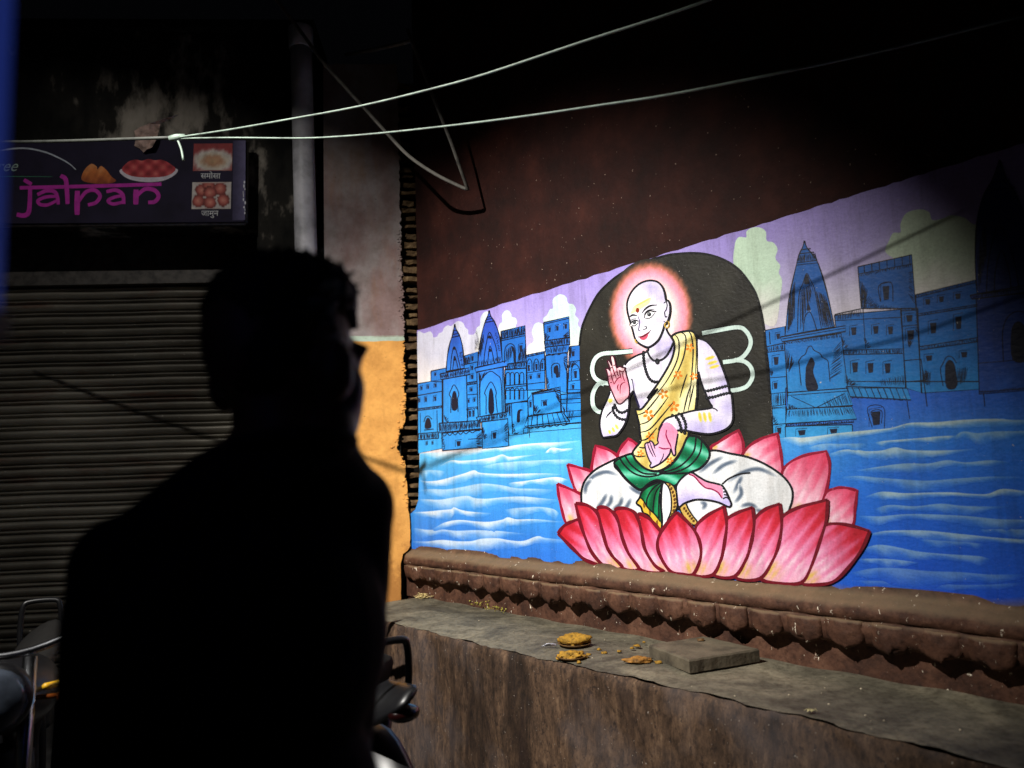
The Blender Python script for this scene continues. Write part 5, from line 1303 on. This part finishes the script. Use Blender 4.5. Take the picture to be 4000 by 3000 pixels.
for i in range(10): ink.dot(955+random.uniform(-6, 3), 715+i*13+random.uniform(-4, 4), random.uniform(1, 3.5), random.uniform(3, 8), (236, 236, 240))
tag(ink.build('peeling_flakes', sg), kind='stuff')
SURF.update(plane=WALL, mat=M_PAINT, off=0.0008)
# torn flap of sheet hanging over the sign
M_FLAP = simple('torn_sheet', (178, 150, 138), 0.7, 0.2, var=0.4)
fp = [(870, 850), (905, 825), (970, 800), (1060, 770), (1160, 742), (1100, 772), (1040, 795), (1030, 850), (1012, 905), (985, 955), (950, 968), (930, 988), (905, 962), (870, 945), (880, 900)]
b = MB()
P3 = [FRONT.hit(x/1.659, y/1.659, SIGN_OFF + 0.03 + 0.02*math.sin(i*0.9)) for i, (x, y) in enumerate(fp)]
b.prism(P3, -FRONT.n*0.003)
fo = b.build('torn_sheet', M_FLAP)
tag(fo, 'pale torn scrap of sheet hanging over the dark sign', 'torn sheet')

# ------------------------------------------------------------------ overhead cables (their shadows cross the mural)
M_CABLE = simple('pale_cable', (112, 126, 116), 0.5, 0.4, var=0.3, bmp=0.1)
def plane_through(shadow):
    S = [WALL.hit(*q) - LAMP for q in shadow]
    A = np.array([[v.x, v.y, v.z] for v in S])
    nrm = np.linalg.svd(A)[2][2]
    return Plane(LAMP, nrm)
PA = plane_through([(3890, 690), (2967, 1250), (2333, 1555), (1953, 1700), (1700, 1770)])
PBp = plane_through([(3822, 1209), (2967, 1516), (2260, 1808), (1800, 1930)])
KN = PA.hit(690, 537)
LE = KN + ray(-500, 552)*0 + (O + ray(-420, 550)*(KN - O).length*1.02 - KN)
ca = [PA.hit(x, y) for x, y in ((690, 537), (900, 506), (1123, 467), (1400, 416), (1684, 348), (1900, 288), (2291, 158), (2641, 45), (3000, -90), (3300, -230))]
o = MB().tube(spline3(ca, 4), 0.0037, 8).build('overhead_cable', M_CABLE)
tag(o, 'pale sagging cable climbing more steeply across the dark maroon wall', 'cable')
def mixp(x, y, t):
    a, c = PA.hit(x, y), PBp.hit(x, y)
    return O + (a-O)*(1-t) + (c-O)*t
cb = [mixp(x, y, t) for (x, y, t) in ((690, 541, 0), (900, 538, .1), (1150, 540, .2), (1300, 535, .3), (1500, 519, .4), (1800, 486, .6), (2065, 452, .8), (2350, 410, .9), (2630, 367, 1), (3082, 277, 1), (3500, 185, 1), (4000, 60, 1))]
o = MB().tube(spline3(cb, 4), 0.0033, 8).build('overhead_cable', M_CABLE)
tag(o, 'thin pale cable running nearly level across the drain pipe and dark wall', 'cable')
M_DCAB = simple('dark_cable', (60, 62, 58), 0.6, 0.3)
o = MB().tube(spline3([LE, LE.lerp(KN, .5) - Vector((0, 0, 0.012)), KN], 6), 0.007, 8).build('overhead_cable', M_DCAB)
tag(o, 'dark cable stretched along the top edge of the purple sign', 'cable')
b = MB(); b.tube([KN + Vector((-.03, 0, -.004)), KN + Vector((.0, 0, 0)), KN + Vector((.035, 0, .004))], [.011, .015, .010], 8); b.tube(spline3([KN, KN+Vector((.02, 0, -.05)), KN+Vector((.03, 0, -.10))], 4), .005, 6)
tag(b.build('cable_tie', M_CABLE), 'frayed taped joint where the two pale cables meet before the sign', 'cable joint')

# ------------------------------------------------------------------ litter on the bench
def blob(c, r, seed, m=(10, 7), rough=0.35, flat=0.5):
    rr = random.Random(seed)
    b = MB()
    n, k = m
    b.ball((0, 0, 0), 1.0, n, k)
    v = []
    for p in b.v:
        p = Vector(p)
        f = 1 + rough*(math.sin(p.x*4.1+seed)*math.sin(p.y*3.7+seed*1.3)*math.cos(p.z*3+seed) + rr.uniform(-.35, .35))
        q = Vector((p.x*r[0]*f, p.y*r[1]*f, max(-0.3, p.z)*r[2]*f))
        v.append(q + Vector(c))
    zmin = min(q.z for q in v)
    b.v = [(q.x, q.y, q.z - zmin + c[2]) for q in v]
    return b
M_FOOD = simple('mashed_food', (142, 106, 30), 0.75, 0.3, var=0.5, scale=60, bmp=0.8, bscale=140)
M_FOOD2 = simple('fried_bread', (136, 94, 36), 0.7, 0.3, var=0.45, scale=45, bmp=0.6, bscale=120)
M_LEAFP = simple('leaf_plate', (92, 66, 34), 0.7, 0.3, var=0.4)
BT = BENCH_Z + 0.006
def on_b(x, y, z=None):
    d = ray(x, y); t = ((BT if z is None else z) - CZ)/d.z
    return O + d*t
for (px, py, sz, lab, mat) in ((2245, 2520, (.062, .040, .030), 'heaped crumbly yellow food scraps on the bench, larger dark edged pile', M_FOOD), (2232, 2572, (.052, .034, .016), 'flat yellow food scrap in a leaf plate at the bench edge', M_FOOD), (2500, 2586, (.048, .028, .013), 'flat round fried bread lying before the stone slab', M_FOOD2)):
    p = on_b(px, py)
    e = empty('food_scrap', p, lab, 'food')
    if mat is M_FOOD:
        b = MB(); b.lathe((p.x, p.y, BT), (0, 0, 1), [(0, sz[0]*.6), (.002, sz[0]*.95), (.010, sz[0]*1.15), (.012, sz[0]*1.12), (.004, sz[0]*.8)], 18); b.build('leaf_plate', M_LEAFP, e)
    b = blob((p.x, p.y, BT + (.004 if mat is M_FOOD else 0)), sz, px, (26, 16), .45)
    for q in range(60 if mat is M_FOOD else 14):              # crumbly surface
        a_ = random.uniform(0, 6.28); rr_ = random.random()**.6
        r_ = random.uniform(.003, .009)*(1 if mat is M_FOOD else .6)
        b.ball((p.x + sz[0]*1.05*rr_*math.cos(a_), p.y + sz[1]*1.15*rr_*math.sin(a_), BT + .004 + sz[2]*1.05*(1-rr_**2) + random.uniform(-.002, .003)), (r_, r_*random.uniform(.6, 1), r_*random.uniform(.5, .9)), 7, 5)
    b.build('food', mat, e)
for i in range(9):
    px, py = ((2490, 2525), (2470, 2535), (2340, 2540), (2360, 2552), (2300, 2560), (2420, 2548), (2515, 2512), (2570, 2590), (2262, 2590))[i]
    p = on_b(px, py)
    tag(blob((p.x, p.y, BT), [random.uniform(.006, .016)]*2 + [.006], i+40, (8, 5), .5).build('food_crumb', M_FOOD), ('small yellow food crumb dropped between the food scraps and the stone slab' if i not in (7, 8) else ('small yellow crumb lying right beside the fried bread' if i == 7 else 'small yellow crumb fallen below the leaf plate at the bench edge')), 'crumb', 'crumbs on the bench')
# stone slab
M_SLAB = simple('slab_stone', (88, 80, 66), 0.75, 0.25, var=0.35, scale=12, bmp=0.6, bscale=60)
zt = BT + 0.046
cr = [on_b(x, y, zt) for x, y in ((2533, 2518), (2750, 2485), (2966, 2534), (2692, 2578))]
edge_ = []
for i in range(4):
    a, c = cr[i], cr[(i+1) % 4]
    for q in range(10):
        edge_.append(a.lerp(c, q/10) + Vector((random.gauss(0, .0014), random.gauss(0, .0014), 0)))
b = MB()
m_ = len(edge_)
cen = sum(edge_, Vector())/m_
top_in = [cen + (p-cen)*.975 for p in edge_]
vs = [Vector((p.x, p.y, BT)) for p in edge_] + [Vector((p.x, p.y, zt-.006 + random.uniform(-.001, .001))) for p in edge_] + [Vector((p.x, p.y, zt)) for p in top_in] + [Vector((cen.x, cen.y, zt+.001))]
fs = [(i, (i+1) % m_, m_+(i+1) % m_, m_+i) for i in range(m_)] + [(m_+i, m_+(i+1) % m_, 2*m_+(i+1) % m_, 2*m_+i) for i in range(m_)] + [(2*m_+i, 2*m_+(i+1) % m_, 3*m_) for i in range(m_)] + [tuple(range(m_))[::-1]]
b.add(vs, fs)
tag(b.build('stone_slab', M_SLAB), 'square grey stone slab lying loose on the bench', 'slab')
p = on_b(2738, 2505, zt)
tag(blob((p.x, p.y, zt+.002), (.014, .010, .006), 77, (10, 6), .5).build('food_crumb', M_LEAFP), 'brown crumb left on top of the stone slab', 'crumb')
# crumpled foil, straw tuft, moss, dried flower
M_FOIL = simple('foil', (190, 190, 200), 0.3, 0.6, 0.7, var=0.4, scale=80)
p = on_b(2146, 2530)
b = MB()
for i in range(6):
    a = random.uniform(-.5, .5); q = p + Vector((random.uniform(-.02, .02), random.uniform(-.01, .01), .004+.002*i))
    b.tube(spline3([q + Vector((-.022, -.008*a, 0)), q + Vector((0, .006*a, .004)), q + Vector((.022, .01*a, 0))], 3), .0022, 5)
tag(b.build('foil_wrapper', M_FOIL), 'crumpled silvery wrapper beside the food scraps', 'wrapper')
M_STRAW = simple('straw', (196, 176, 122), 0.8, 0.2, var=0.4)
p = on_b(1652, 2338)
b = MB()
for i in range(46):
    a = random.uniform(0, 6.28); l = random.uniform(.012, .03)
    q = p + Vector((random.gauss(0, .016), random.gauss(0, .010), random.uniform(0.002, .028)))
    dv = Vector((math.cos(a)*l, math.sin(a)*l*.5, random.uniform(-.006, .008)))
    b.tube([q-dv, q+Vector((0, 0, .003)), q+dv], .0016, 4)
tag(b.build('straw_tuft', M_STRAW), 'small tuft of dry straw in the corner of the bench', 'straw')
M_MOSS = simple('moss', (142, 134, 62), 0.9, 0.1, var=0.5, scale=70, bmp=0.8)
b = MB()
for i in range(260):
    px = random.triangular(1830, 1995, 1950); py = 2350 + (px-1830)*0.16 + random.gauss(0, 9)
    q = on_b(px, py)
    hgt = abs(random.gauss(0, .018))
    q = q + WALL.n*random.uniform(-.005, .03) + Vector((0, 0, hgt*.8))
    r = random.uniform(.002, .006)
    b.ball(q, (r, r, r*.8), 5, 3)
tag(b.build('moss', M_MOSS), 'yellow green moss growing where the bench meets the wall', 'moss', kind='stuff')
M_PET = simple('dry_petals', (176, 164, 120), 0.8, 0.2, var=0.4)
p = on_b(3170, 2788)
b = MB()
for k in range(7):
    a = k*0.9 + random.uniform(-.2, .2)
    dv = Vector((math.cos(a), math.sin(a), 0)); sv = Vector((-dv.y, dv.x, 0)); l = random.uniform(.012, .022)
    zz = Vector((0, 0, .004+.001*k))
    b.add([p+zz, p+zz+dv*l*.6+sv*l*.22+Vector((0, 0, .006)), p+zz+dv*l, p+zz+dv*l*.6-sv*l*.22+Vector((0, 0, .006))], [(0, 1, 2, 3)])
tag(b.build('dried_flower', M_PET), 'dried pale flower on the front edge of the bench', 'flower')
M_GRIT = simple('grit', (170, 158, 136), 0.8, 0.2, var=0.4)
b = MB()
for i in range(70):
    q = on_b(random.uniform(1600, 3800), random.uniform(2400, 2900))
    if (q - WALL.p).dot(WALL.n) < 0.05 or (q - WALL.p).dot(WALL.n) > 0.55: continue
    r = random.uniform(.001, .0032)
    b.ball((q.x, q.y, BT), (r*1.5, r, r), 5, 3)
tag(b.build('grit', M_GRIT), 'pale grit scattered over the bench top', 'grit', kind='stuff')

# ------------------------------------------------------------------ person in the foreground
def at_y(px, py, Y):
    d = ray(px, py)
    return O + d*(Y/d.y)
K = 4000/2212
HC = at_y(622*K, 790*K, 1.0)
yaw = rad(-33)
Rh = Matrix.Rotation(yaw, 3, 'Z') @ Matrix.Rotation(rad(2), 3, 'X')
HS = 1.11
def H(x, y, z): return HC + Rh @ Vector((x*HS, y*HS, z*HS))
HA = (Rh @ Vector((1, 0, 0)), Rh @ Vector((0, 1, 0)), Rh @ Vector((0, 0, 1)))
b = MB()
def eb(c, r, n=20, m=14): b.ball(H(*c), tuple(q*HS for q in r), n, m, HA)
eb((0, -.012, .030), (.074, .094, .086)); eb((0, .030, -.036), (.069, .064, .092)); eb((0, .060, -.100), (.040, .036, .026)); eb((0, .026, -.080), (.058, .056, .042))
eb((0, .082, .022), (.054, .018, .013)); eb((0, .094, -.066), (.022, .011, .012))
for s_ in (-1, 1):
    eb((s_*.030, .080, .004), (.012, .012, .009)); eb((s_*.096, -.016, -.016), (.020, .022, .036)); eb((s_*.076, .0, -.014), (.014, .02, .026)); eb((s_*.044, .040, -.030), (.027, .034, .040)); eb((s_*.044, .012, -.082), (.034, .044, .036))
b.tube([H(0, .088, .012), H(0, .100, -.012), H(0, .108, -.030)], [.009, .011, .014], 12)
eb((-.011, .102, -.034), (.009, .010, .008)); eb((.011, .102, -.034), (.009, .010, .008))
NK = at_y(632*K, 985*K, 0.985)
b.tube([H(0, -.020, -.040), (H(0, -.030, -.10)+NK)/2, NK - Vector((0, 0, .03))], [.056, .057, .064], 20)
SL = at_y(264*K, 1228*K, 0.93); SR = at_y(762*K, 1100*K, 1.09)
SHV = (SR - SL).normalized(); FW = Vector((-SHV.y, SHV.x, 0)).normalized(); SHX = Vector((FW.y, -FW.x, 0))
BA = (SHX, FW, Vector((0, 0, 1)))
MID = (SL + SR)/2
for S_, w_ in ((SL, .052), (SR, .056)):
    b.tube([NK + Vector((0, 0, .01)), NK.lerp(S_, .45) + Vector((0, 0, .012)), S_], [.055, .058, w_], 16)
    b.ball(S_, (.060, .062, .064), 16, 12)
CH = Vector((MID.x, MID.y, MID.z - .13)) - FW*.01
b.ball(CH, (.185, .115, .20), 24, 16, BA)
b.ball(CH + Vector((0, 0, .10)), (.17, .085, .09), 20, 12, BA)
WST = Vector((MID.x+.01, MID.y, 1.05)); PEL = Vector((MID.x+.01, MID.y, .92))
b.ball(WST, (.165, .110, .20), 24, 16, BA); b.ball(PEL, (.172, .125, .13), 24, 16, BA)
EL = at_y(205*K, 1700*K, 0.90); ER = at_y(730*K, 1640*K, 1.10)
for S_, E_, sd2 in ((SL, EL, -1), (SR, ER, 1)):
    b.tube([S_, S_.lerp(E_, .3), S_.lerp(E_, .7), E_], [.058, .058, .050, .044], 16)
    WR_ = E_ + Vector((0, 0, -.23)) + FW*.10 + SHX*(-.03*sd2)
    b.ball(E_, .045, 14, 10)
    b.tube([E_, E_.lerp(WR_, .35), WR_], [.044, .042, .027], 14)
    hdv = (WR_ - E_).normalized()
    pal = WR_ + hdv*.055
    b.ball(pal, (.018, .040, .055), 14, 10, (SHX, FW, Vector((0, 0, 1))))
    for k in range(4):
        base = pal + FW*(-.028 + .019*k) + Vector((0, 0, -.045))
        L_ = (.030, .036, .038, .033)[k]
        b.tube([base + Vector((0, 0, .02)), base + Vector((0, 0, -L_)) , base + Vector((0, 0, -L_*1.8)) - SHX*(.012*sd2), base + Vector((0, 0, -L_*2.4)) - SHX*(.026*sd2)], [.0095, .009, .0085, .0075], 10)
    tb = pal + FW*.03 + Vector((0, 0, .015))
    b.tube([tb, tb + FW*.022 + Vector((0, 0, -.025)), tb + FW*.026 + Vector((0, 0, -.055))], [.012, .0105, .009], 10)
for s_ in (-1, 1):
    hip = PEL + SHX*(.085*s_) + Vector((0, 0, -.03)); kn = hip + Vector((0, 0, -.42)) + FW*.02 + SHX*(.02*s_); ak = Vector((kn.x, kn.y, .085)) - FW*.03
    b.tube([hip, hip.lerp(kn, .4), kn], [.088, .078, .058], 18); b.ball(kn, .058, 14, 10)
    b.tube([kn, kn.lerp(ak, .3), ak], [.058, .058, .042], 16)
    b.tube([ak - FW*.045 + Vector((0, 0, -.045)), ak + FW*.06 + Vector((0, 0, -.045)), ak + FW*.16 + Vector((0, 0, -.058))], [.038, .040, .026], 14)
me = b.mesh('raw')
tmp = bpy.data.objects.new('raw', me); col.objects.link(tmp)
md = tmp.modifiers.new('r', 'REMESH'); md.mode = 'VOXEL'; md.voxel_size = 0.0075; md.use_smooth_shade = True
ms = tmp.modifiers.new('s', 'SMOOTH'); ms.factor = 0.5; ms.iterations = 5
bpy.context.view_layer.update()
body = bpy.data.meshes.new_from_object(tmp.evaluated_get(bpy.context.evaluated_depsgraph_get()))
bpy.data.objects.remove(tmp)
body.name = 'body'
M_SKIN = simple('brown_skin', (112, 74, 54), 0.5, 0.35, var=0.15, bmp=0.08, bscale=200)
M_SHIRT = simple('dark_shirt', (26, 26, 34), 0.85, 0.15, var=0.3, scale=30, bmp=0.4, bscale=220)
M_TROU = simple('dark_trousers', (24, 23, 24), 0.85, 0.15, var=0.3, scale=30, bmp=0.4, bscale=220)
M_SHOE = simple('dark_shoe', (20, 16, 14), 0.5, 0.4)
body.materials.clear()
for m_ in (M_SKIN, M_SHIRT, M_TROU, M_SHOE): body.materials.append(m_)
wz = PEL.z - 0.10 - 0.02
for p in body.polygons:
    c = p.center
    lat = (c - MID).dot(SHX)
    if c.z > NK.z + 0.012: k = 0
    elif c.z > PEL.z + 0.03: k = 1
    elif abs(lat) > 0.16 and (c - PEL).length > .17 and c.z > .5: k = 1 if c.z > EL.z - .17 else 0
    elif c.z < .075: k = 3
    else: k = 2
    p.material_index = k
    p.use_smooth = True
pe = empty('person', (MID.x, MID.y, 0), 'person with short dark hair in dark clothes, back turned, looking towards the mural', 'person')
put('body', body, None, pe)
# hair: a cap of short thick hair with a raised front
M_HAIR = simple('black_hair', (16, 14, 13), 0.55, 0.35, var=0.4, scale=60, bmp=0.8, bscale=260)
b = MB()
n, m = 64, 36
b.ball((0, 0, 0), 1.0, n, m)
hv = []
for p in b.v:
    p = Vector(p)
    se = lambda q: math.copysign(abs(q)**0.80, q)
    x, y, z = se(p.x)*.0725, se(p.y)*.090 - .006, se(p.z)*.088 + .034
    side = abs(p.x)
    cut = -.02 if p.y < 0.1 else .055                        # hair stops above the brow and ears, lower at the nape
    if p.y < -.45: cut = -.075
    cut += .012*math.sin(p.x*9)
    if z < cut: z = cut; x *= .93; y = (y+.014)*.90 - .014
    q = Vector((x, y, z))
    if p.z > .2:
        f = (p.z-.2)*max(0, p.y+.35)
        q += Vector((0, .022*f, .018*f))
        q += p*(.010*abs(math.sin(p.x*13+p.y*5))*p.z)
    q += p*random.uniform(-.0018, .0026)
    hv.append(H(*q))
b.v = [tuple(q) for q in hv]
hm = b.v[:]
for i in range(520):                                          # loose tufts that break the outline
    q = Vector(random.choice(hm)); out = (q - HC).normalized()
    if (Rh.transposed() @ (q - HC)).z < -.02: continue
    tip = q + out*random.uniform(.001, .006) + HA[1]*random.uniform(-.004, .012) + Vector((0, 0, random.uniform(-.002, .003)))
    b.tube([q - out*.006, (q+tip)/2 + out*.002, tip], [.0034, .0024, .0004], 5)
b.build('hair', M_HAIR, pe)
# shirt collar
b = MB()
ring = []
for k in range(29):
    a = 2*math.pi*k/28
    ring.append(NK + SHX*(.074*math.cos(a)) + FW*(.072*math.sin(a)) + Vector((0, 0, .012 - .012*math.sin(a))))
b.tube(ring, .010, 8, False)
b.build('collar', M_SHIRT, pe)

# ------------------------------------------------------------------ blue light box at the edge of the lane
m_lb, nt, bb = nmat('lit_blue_acrylic', 0.3)
bb.inputs['Base Color'].default_value = (0.02, 0.06, 0.4, 1)
bb.inputs['Emission Color'].default_value = (0.06, 0.12, 0.75, 1)
bb.inputs['Emission Strength'].default_value = 0.13
lx = at_y(6, 700, 0.42)
lb = empty('light_box', (lx.x - .09, lx.y, 1.56), 'glowing blue light box hanging at the edge of the lane', 'light box')
cxy = Vector((lx.x - .09, lx.y, 0))
MB().box((cxy.x, cxy.y, 1.90), (.176, .012, .64)).build('acrylic_panel', m_lb, lb)
MB().box((cxy.x, cxy.y, 2.23), (.184, .02, .02)).build('cap', M_IRON, lb)
MB().box((cxy.x, cxy.y, 1.572), (.184, .02, .016)).build('cap', M_IRON, lb)
MB().box((cxy.x-.03, cxy.y, .782), (.05, .03, 1.564)).build('post', simple('blue_post', (40, 52, 110), 0.5, 0.4), lb)

# ------------------------------------------------------------------ motorbikes
M_TYRE = simple('tyre', (22, 22, 22), 0.85, 0.2)
M_CHR = simple('chrome', (150, 152, 156), 0.22, 0.6, 1.0, var=0.15, bmp=0)
M_BLK = simple('black_enamel', (16, 16, 18), 0.38, 0.4, var=0.2, bmp=0)
M_YEL = simple('yellow_decal', (206, 158, 30), 0.4, 0.4)
M_SEAT = simple('seat_vinyl', (24, 23, 22), 0.6, 0.3)
M_ALU = simple('cast_aluminium', (52, 52, 54), 0.55, 0.3, 0.5)
m_red = simple('red_lens', (24, 6, 6), 0.2, 0.5)
m_amb = simple('amber_lens', (84, 40, 10), 0.3, 0.4)
m_gls = simple('lamp_lens', (58, 64, 74), 0.1, 0.6)
def motorbike(axle, heading, label):
    """axle: point on the road under the rear axle; x forward, y left, z up in the bike's own frame"""
    h = Vector((heading[0], heading[1], 0)).normalized(); l = Vector((-h.y, h.x, 0)); up = Vector((0, 0, 1))
    A = Vector((axle[0], axle[1], 0))
    P = lambda x, y, z: A + h*x + l*y + up*z
    AX = (h, l, up)
    t = empty('motorbike', A + h*.6, label, 'motorbike', 'motorbikes parked before the shutter')
    for x in (0.0, 1.27):
        w = MB(); ring = [P(x + .26*math.cos(a), 0, .30 + .26*math.sin(a)) for a in np.linspace(0, 2*math.pi, 33)]
        w.tube(ring, .042, 10, False); wo = w.build('wheel', M_TYRE, t)
        w = MB(); w.tube([P(x + .215*math.cos(a), 0, .30 + .215*math.sin(a)) for a in np.linspace(0, 2*math.pi, 33)], .018, 8, False); w.build('rim', M_ALU, wo)
        w = MB(); w.tube([P(x, -.07, .30), P(x, .07, .30)], .035, 12); w.build('hub', M_ALU, wo)
        for k in range(6):
            a = k*math.pi/3
            w = MB(); w.tube([P(x + .03*math.cos(a), 0, .30 + .03*math.sin(a)), P(x + .21*math.cos(a), 0, .30 + .21*math.sin(a))], .011, 6); w.build('spoke', M_ALU, wo)
    b = MB(); b.tube(spline3([P(.98, 0, .92), P(.78, 0, .80), P(.55, 0, .50), P(.62, 0, .30), P(.30, 0, .30), P(.28, 0, .62), P(-.22, 0, .74)], 4), .022, 8); b.build('frame', M_BLK, t)
    b = MB(); b.ball(P(.60, 0, .42), (.15, .10, .13), 14, 10, AX); b.tube([P(.60, 0, .45), P(.70, 0, .62)], .075, 12); b.tube([P(.52, -.13, .36), P(.52, .13, .36)], .08, 14); b.build('engine', M_ALU, t)
    b = MB(); b.ball(P(.66, 0, .82), (.24, .14, .12), 22, 14, AX); tk = b.build('fuel_tank', M_BLK, t)
    for s_ in (-1, 1):
        b = MB(); b.tube(spline3([P(.84, s_*.105, .86), P(.72, s_*.142, .84), P(.55, s_*.138, .80)], 4), .010, 6); b.build('stripe', M_YEL, tk)
        b = MB(); b.tube(spline3([P(.80, s_*.115, .82), P(.70, s_*.141, .80), P(.58, s_*.138, .775)], 4), .007, 6); b.build('stripe', M_YEL, tk)
    b = MB(); b.tube(spline3([P(.48, 0, .80), P(.30, 0, .79), P(.05, 0, .815), P(-.20, 0, .84)], 5), [.09+.04*math.sin(q) for q in np.linspace(0.3, 2.7, 16)], 16, flat=.42); 
    so = b.build('seat', M_SEAT, t)
    b = MB(); b.tube(spline3([P(-.10, 0, .76), P(-.30, 0, .80), P(-.46, 0, .855)], 5), [.10, .10, .10, .095, .09, .085, .08, .07, .06, .05, .03], 14, flat=.32); b.build('tail_cowl', M_BLK, t)
    b = MB(); b.ball(P(-.42, 0, .80), (.035, .05, .025), 14, 10, AX); b.build('tail_lamp', m_red, t)
    b = MB(); b.tube(spline3([P(.02, 0, .60), P(-.22, 0, .66), P(-.42, 0, .52), P(-.48, 0, .40)], 5), .07, 10, flat=.35); b.build('rear_mudguard', M_BLK, t)
    b = MB(); b.tube(spline3([P(-.30, .075, .79), P(-.31, .078, .88), P(-.315, .07, .965), P(-.32, .045, .985), P(-.32, -.045, .985), P(-.315, -.07, .965), P(-.31, -.078, .88), P(-.30, -.075, .79)], 5), .012, 8); b.build('grab_rail', M_BLK, t)
    for s_ in (-1, 1):
        b = MB(); b.tube([P(1.27, s_*.075, .30), P(1.05, s_*.075, .80), P(.98, s_*.075, .98)], [.026, .022, .02], 10); b.build('fork_leg', M_CHR, t)
    b = MB(); b.tube(spline3([P(1.55, 0, .50), P(1.38, 0, .605), P(1.22, 0, .60), P(1.05, 0, .50)], 5), .075, 10, flat=.35); b.build('front_mudguard', M_BLK, t)
    b = MB(); b.lathe(P(1.02, 0, .90), h, [(0, .05), (.03, .09), (.10, .10), (.125, .095), (.13, .03)], 20); hl = b.build('headlight', M_BLK, t)
    b = MB(); b.lathe(P(1.145, 0, .90), h, [(0, .09), (.015, .075), (.025, .03)], 20); b.build('lens', m_gls, hl)
    b = MB(); b.tube(spline3([P(.80, .36, 1.03), P(.92, .28, 1.06), P(.98, .08, 1.0), P(.98, -.08, 1.0), P(.92, -.28, 1.06), P(.80, -.36, 1.03)], 5), .012, 8); hb = b.build('handlebar', M_CHR, t)
    for s_ in (-1, 1):
        b = MB(); b.tube([P(.86, s_*.325, 1.047), P(.78, s_*.375, 1.025)], .018, 10); b.build('grip', M_TYRE, hb)
        b = MB(); b.tube(spline3([P(.95, s_*.24, 1.05), P(.95, s_*.28, 1.15), P(.92, s_*.33, 1.22)], 4), .006, 6); b.build('mirror_stem', M_BLK, hb)
        b = MB(); b.ball(P(.915, s_*.36, 1.235), (.014, .05, .032), 14, 10, AX); b.build('mirror', M_BLK, t)
        b = MB(); b.tube([P(.97, s_*.05, .86), P(.99, s_*.16, .86)], .008, 6); b.ball(P(1.0, s_*.18, .86), (.03, .035, .025), 10, 8, AX); b.build('front_indicator', m_amb, t)
    b = MB(); b.tube(spline3([P(.68, -.06, .50), P(.78, -.10, .36), P(.60, -.13, .24), P(.10, -.15, .28), P(-.35, -.16, .36)], 5), [.02]*11 + [.03, .042, .045, .045, .046, .046, .046, .046, .044, .04][:10], 12); b.build('exhaust', M_BLK, t)
    b = MB(); b.tube([P(.30, .10, .30), P(.22, .24, .02)], .010, 6); b.build('side_stand', M_BLK, t)
    for s_ in (-1, 1):
        b = MB(); b.prism([P(.34, s_*.10, .74), P(.08, s_*.105, .74), P(.02, s_*.105, .62), P(.26, s_*.10, .54)], l*(.012*s_)); b.build('side_panel', M_BLK, t)
        b = MB(); b.tube([P(0, s_*.10, .32), P(-.08, s_*.11, .70)], .028, 10); b.build('shock_absorber', M_BLK, t)
    return t
tail = at_y(1512, 2500, 2.4)
hdA = Vector((-.60, .80, 0))
axA = Vector((tail.x, tail.y, 0)) + hdA*.32
motorbike((axA.x, axA.y), hdA, 'black motorbike with a tall looped grab rail parked beside the bench end')
hdB = Vector((.45, -.89, 0)).normalized()
lB = Vector((-hdB.y, hdB.x, 0))
mir = at_y(175, 2255, 2.45)
axB = Vector((mir.x, mir.y, 0)) - hdB*.915 - lB*.10
motorbike((axB.x, axB.y), hdB, 'black motorbike with yellow tank stripes parked against the rolling shutter')
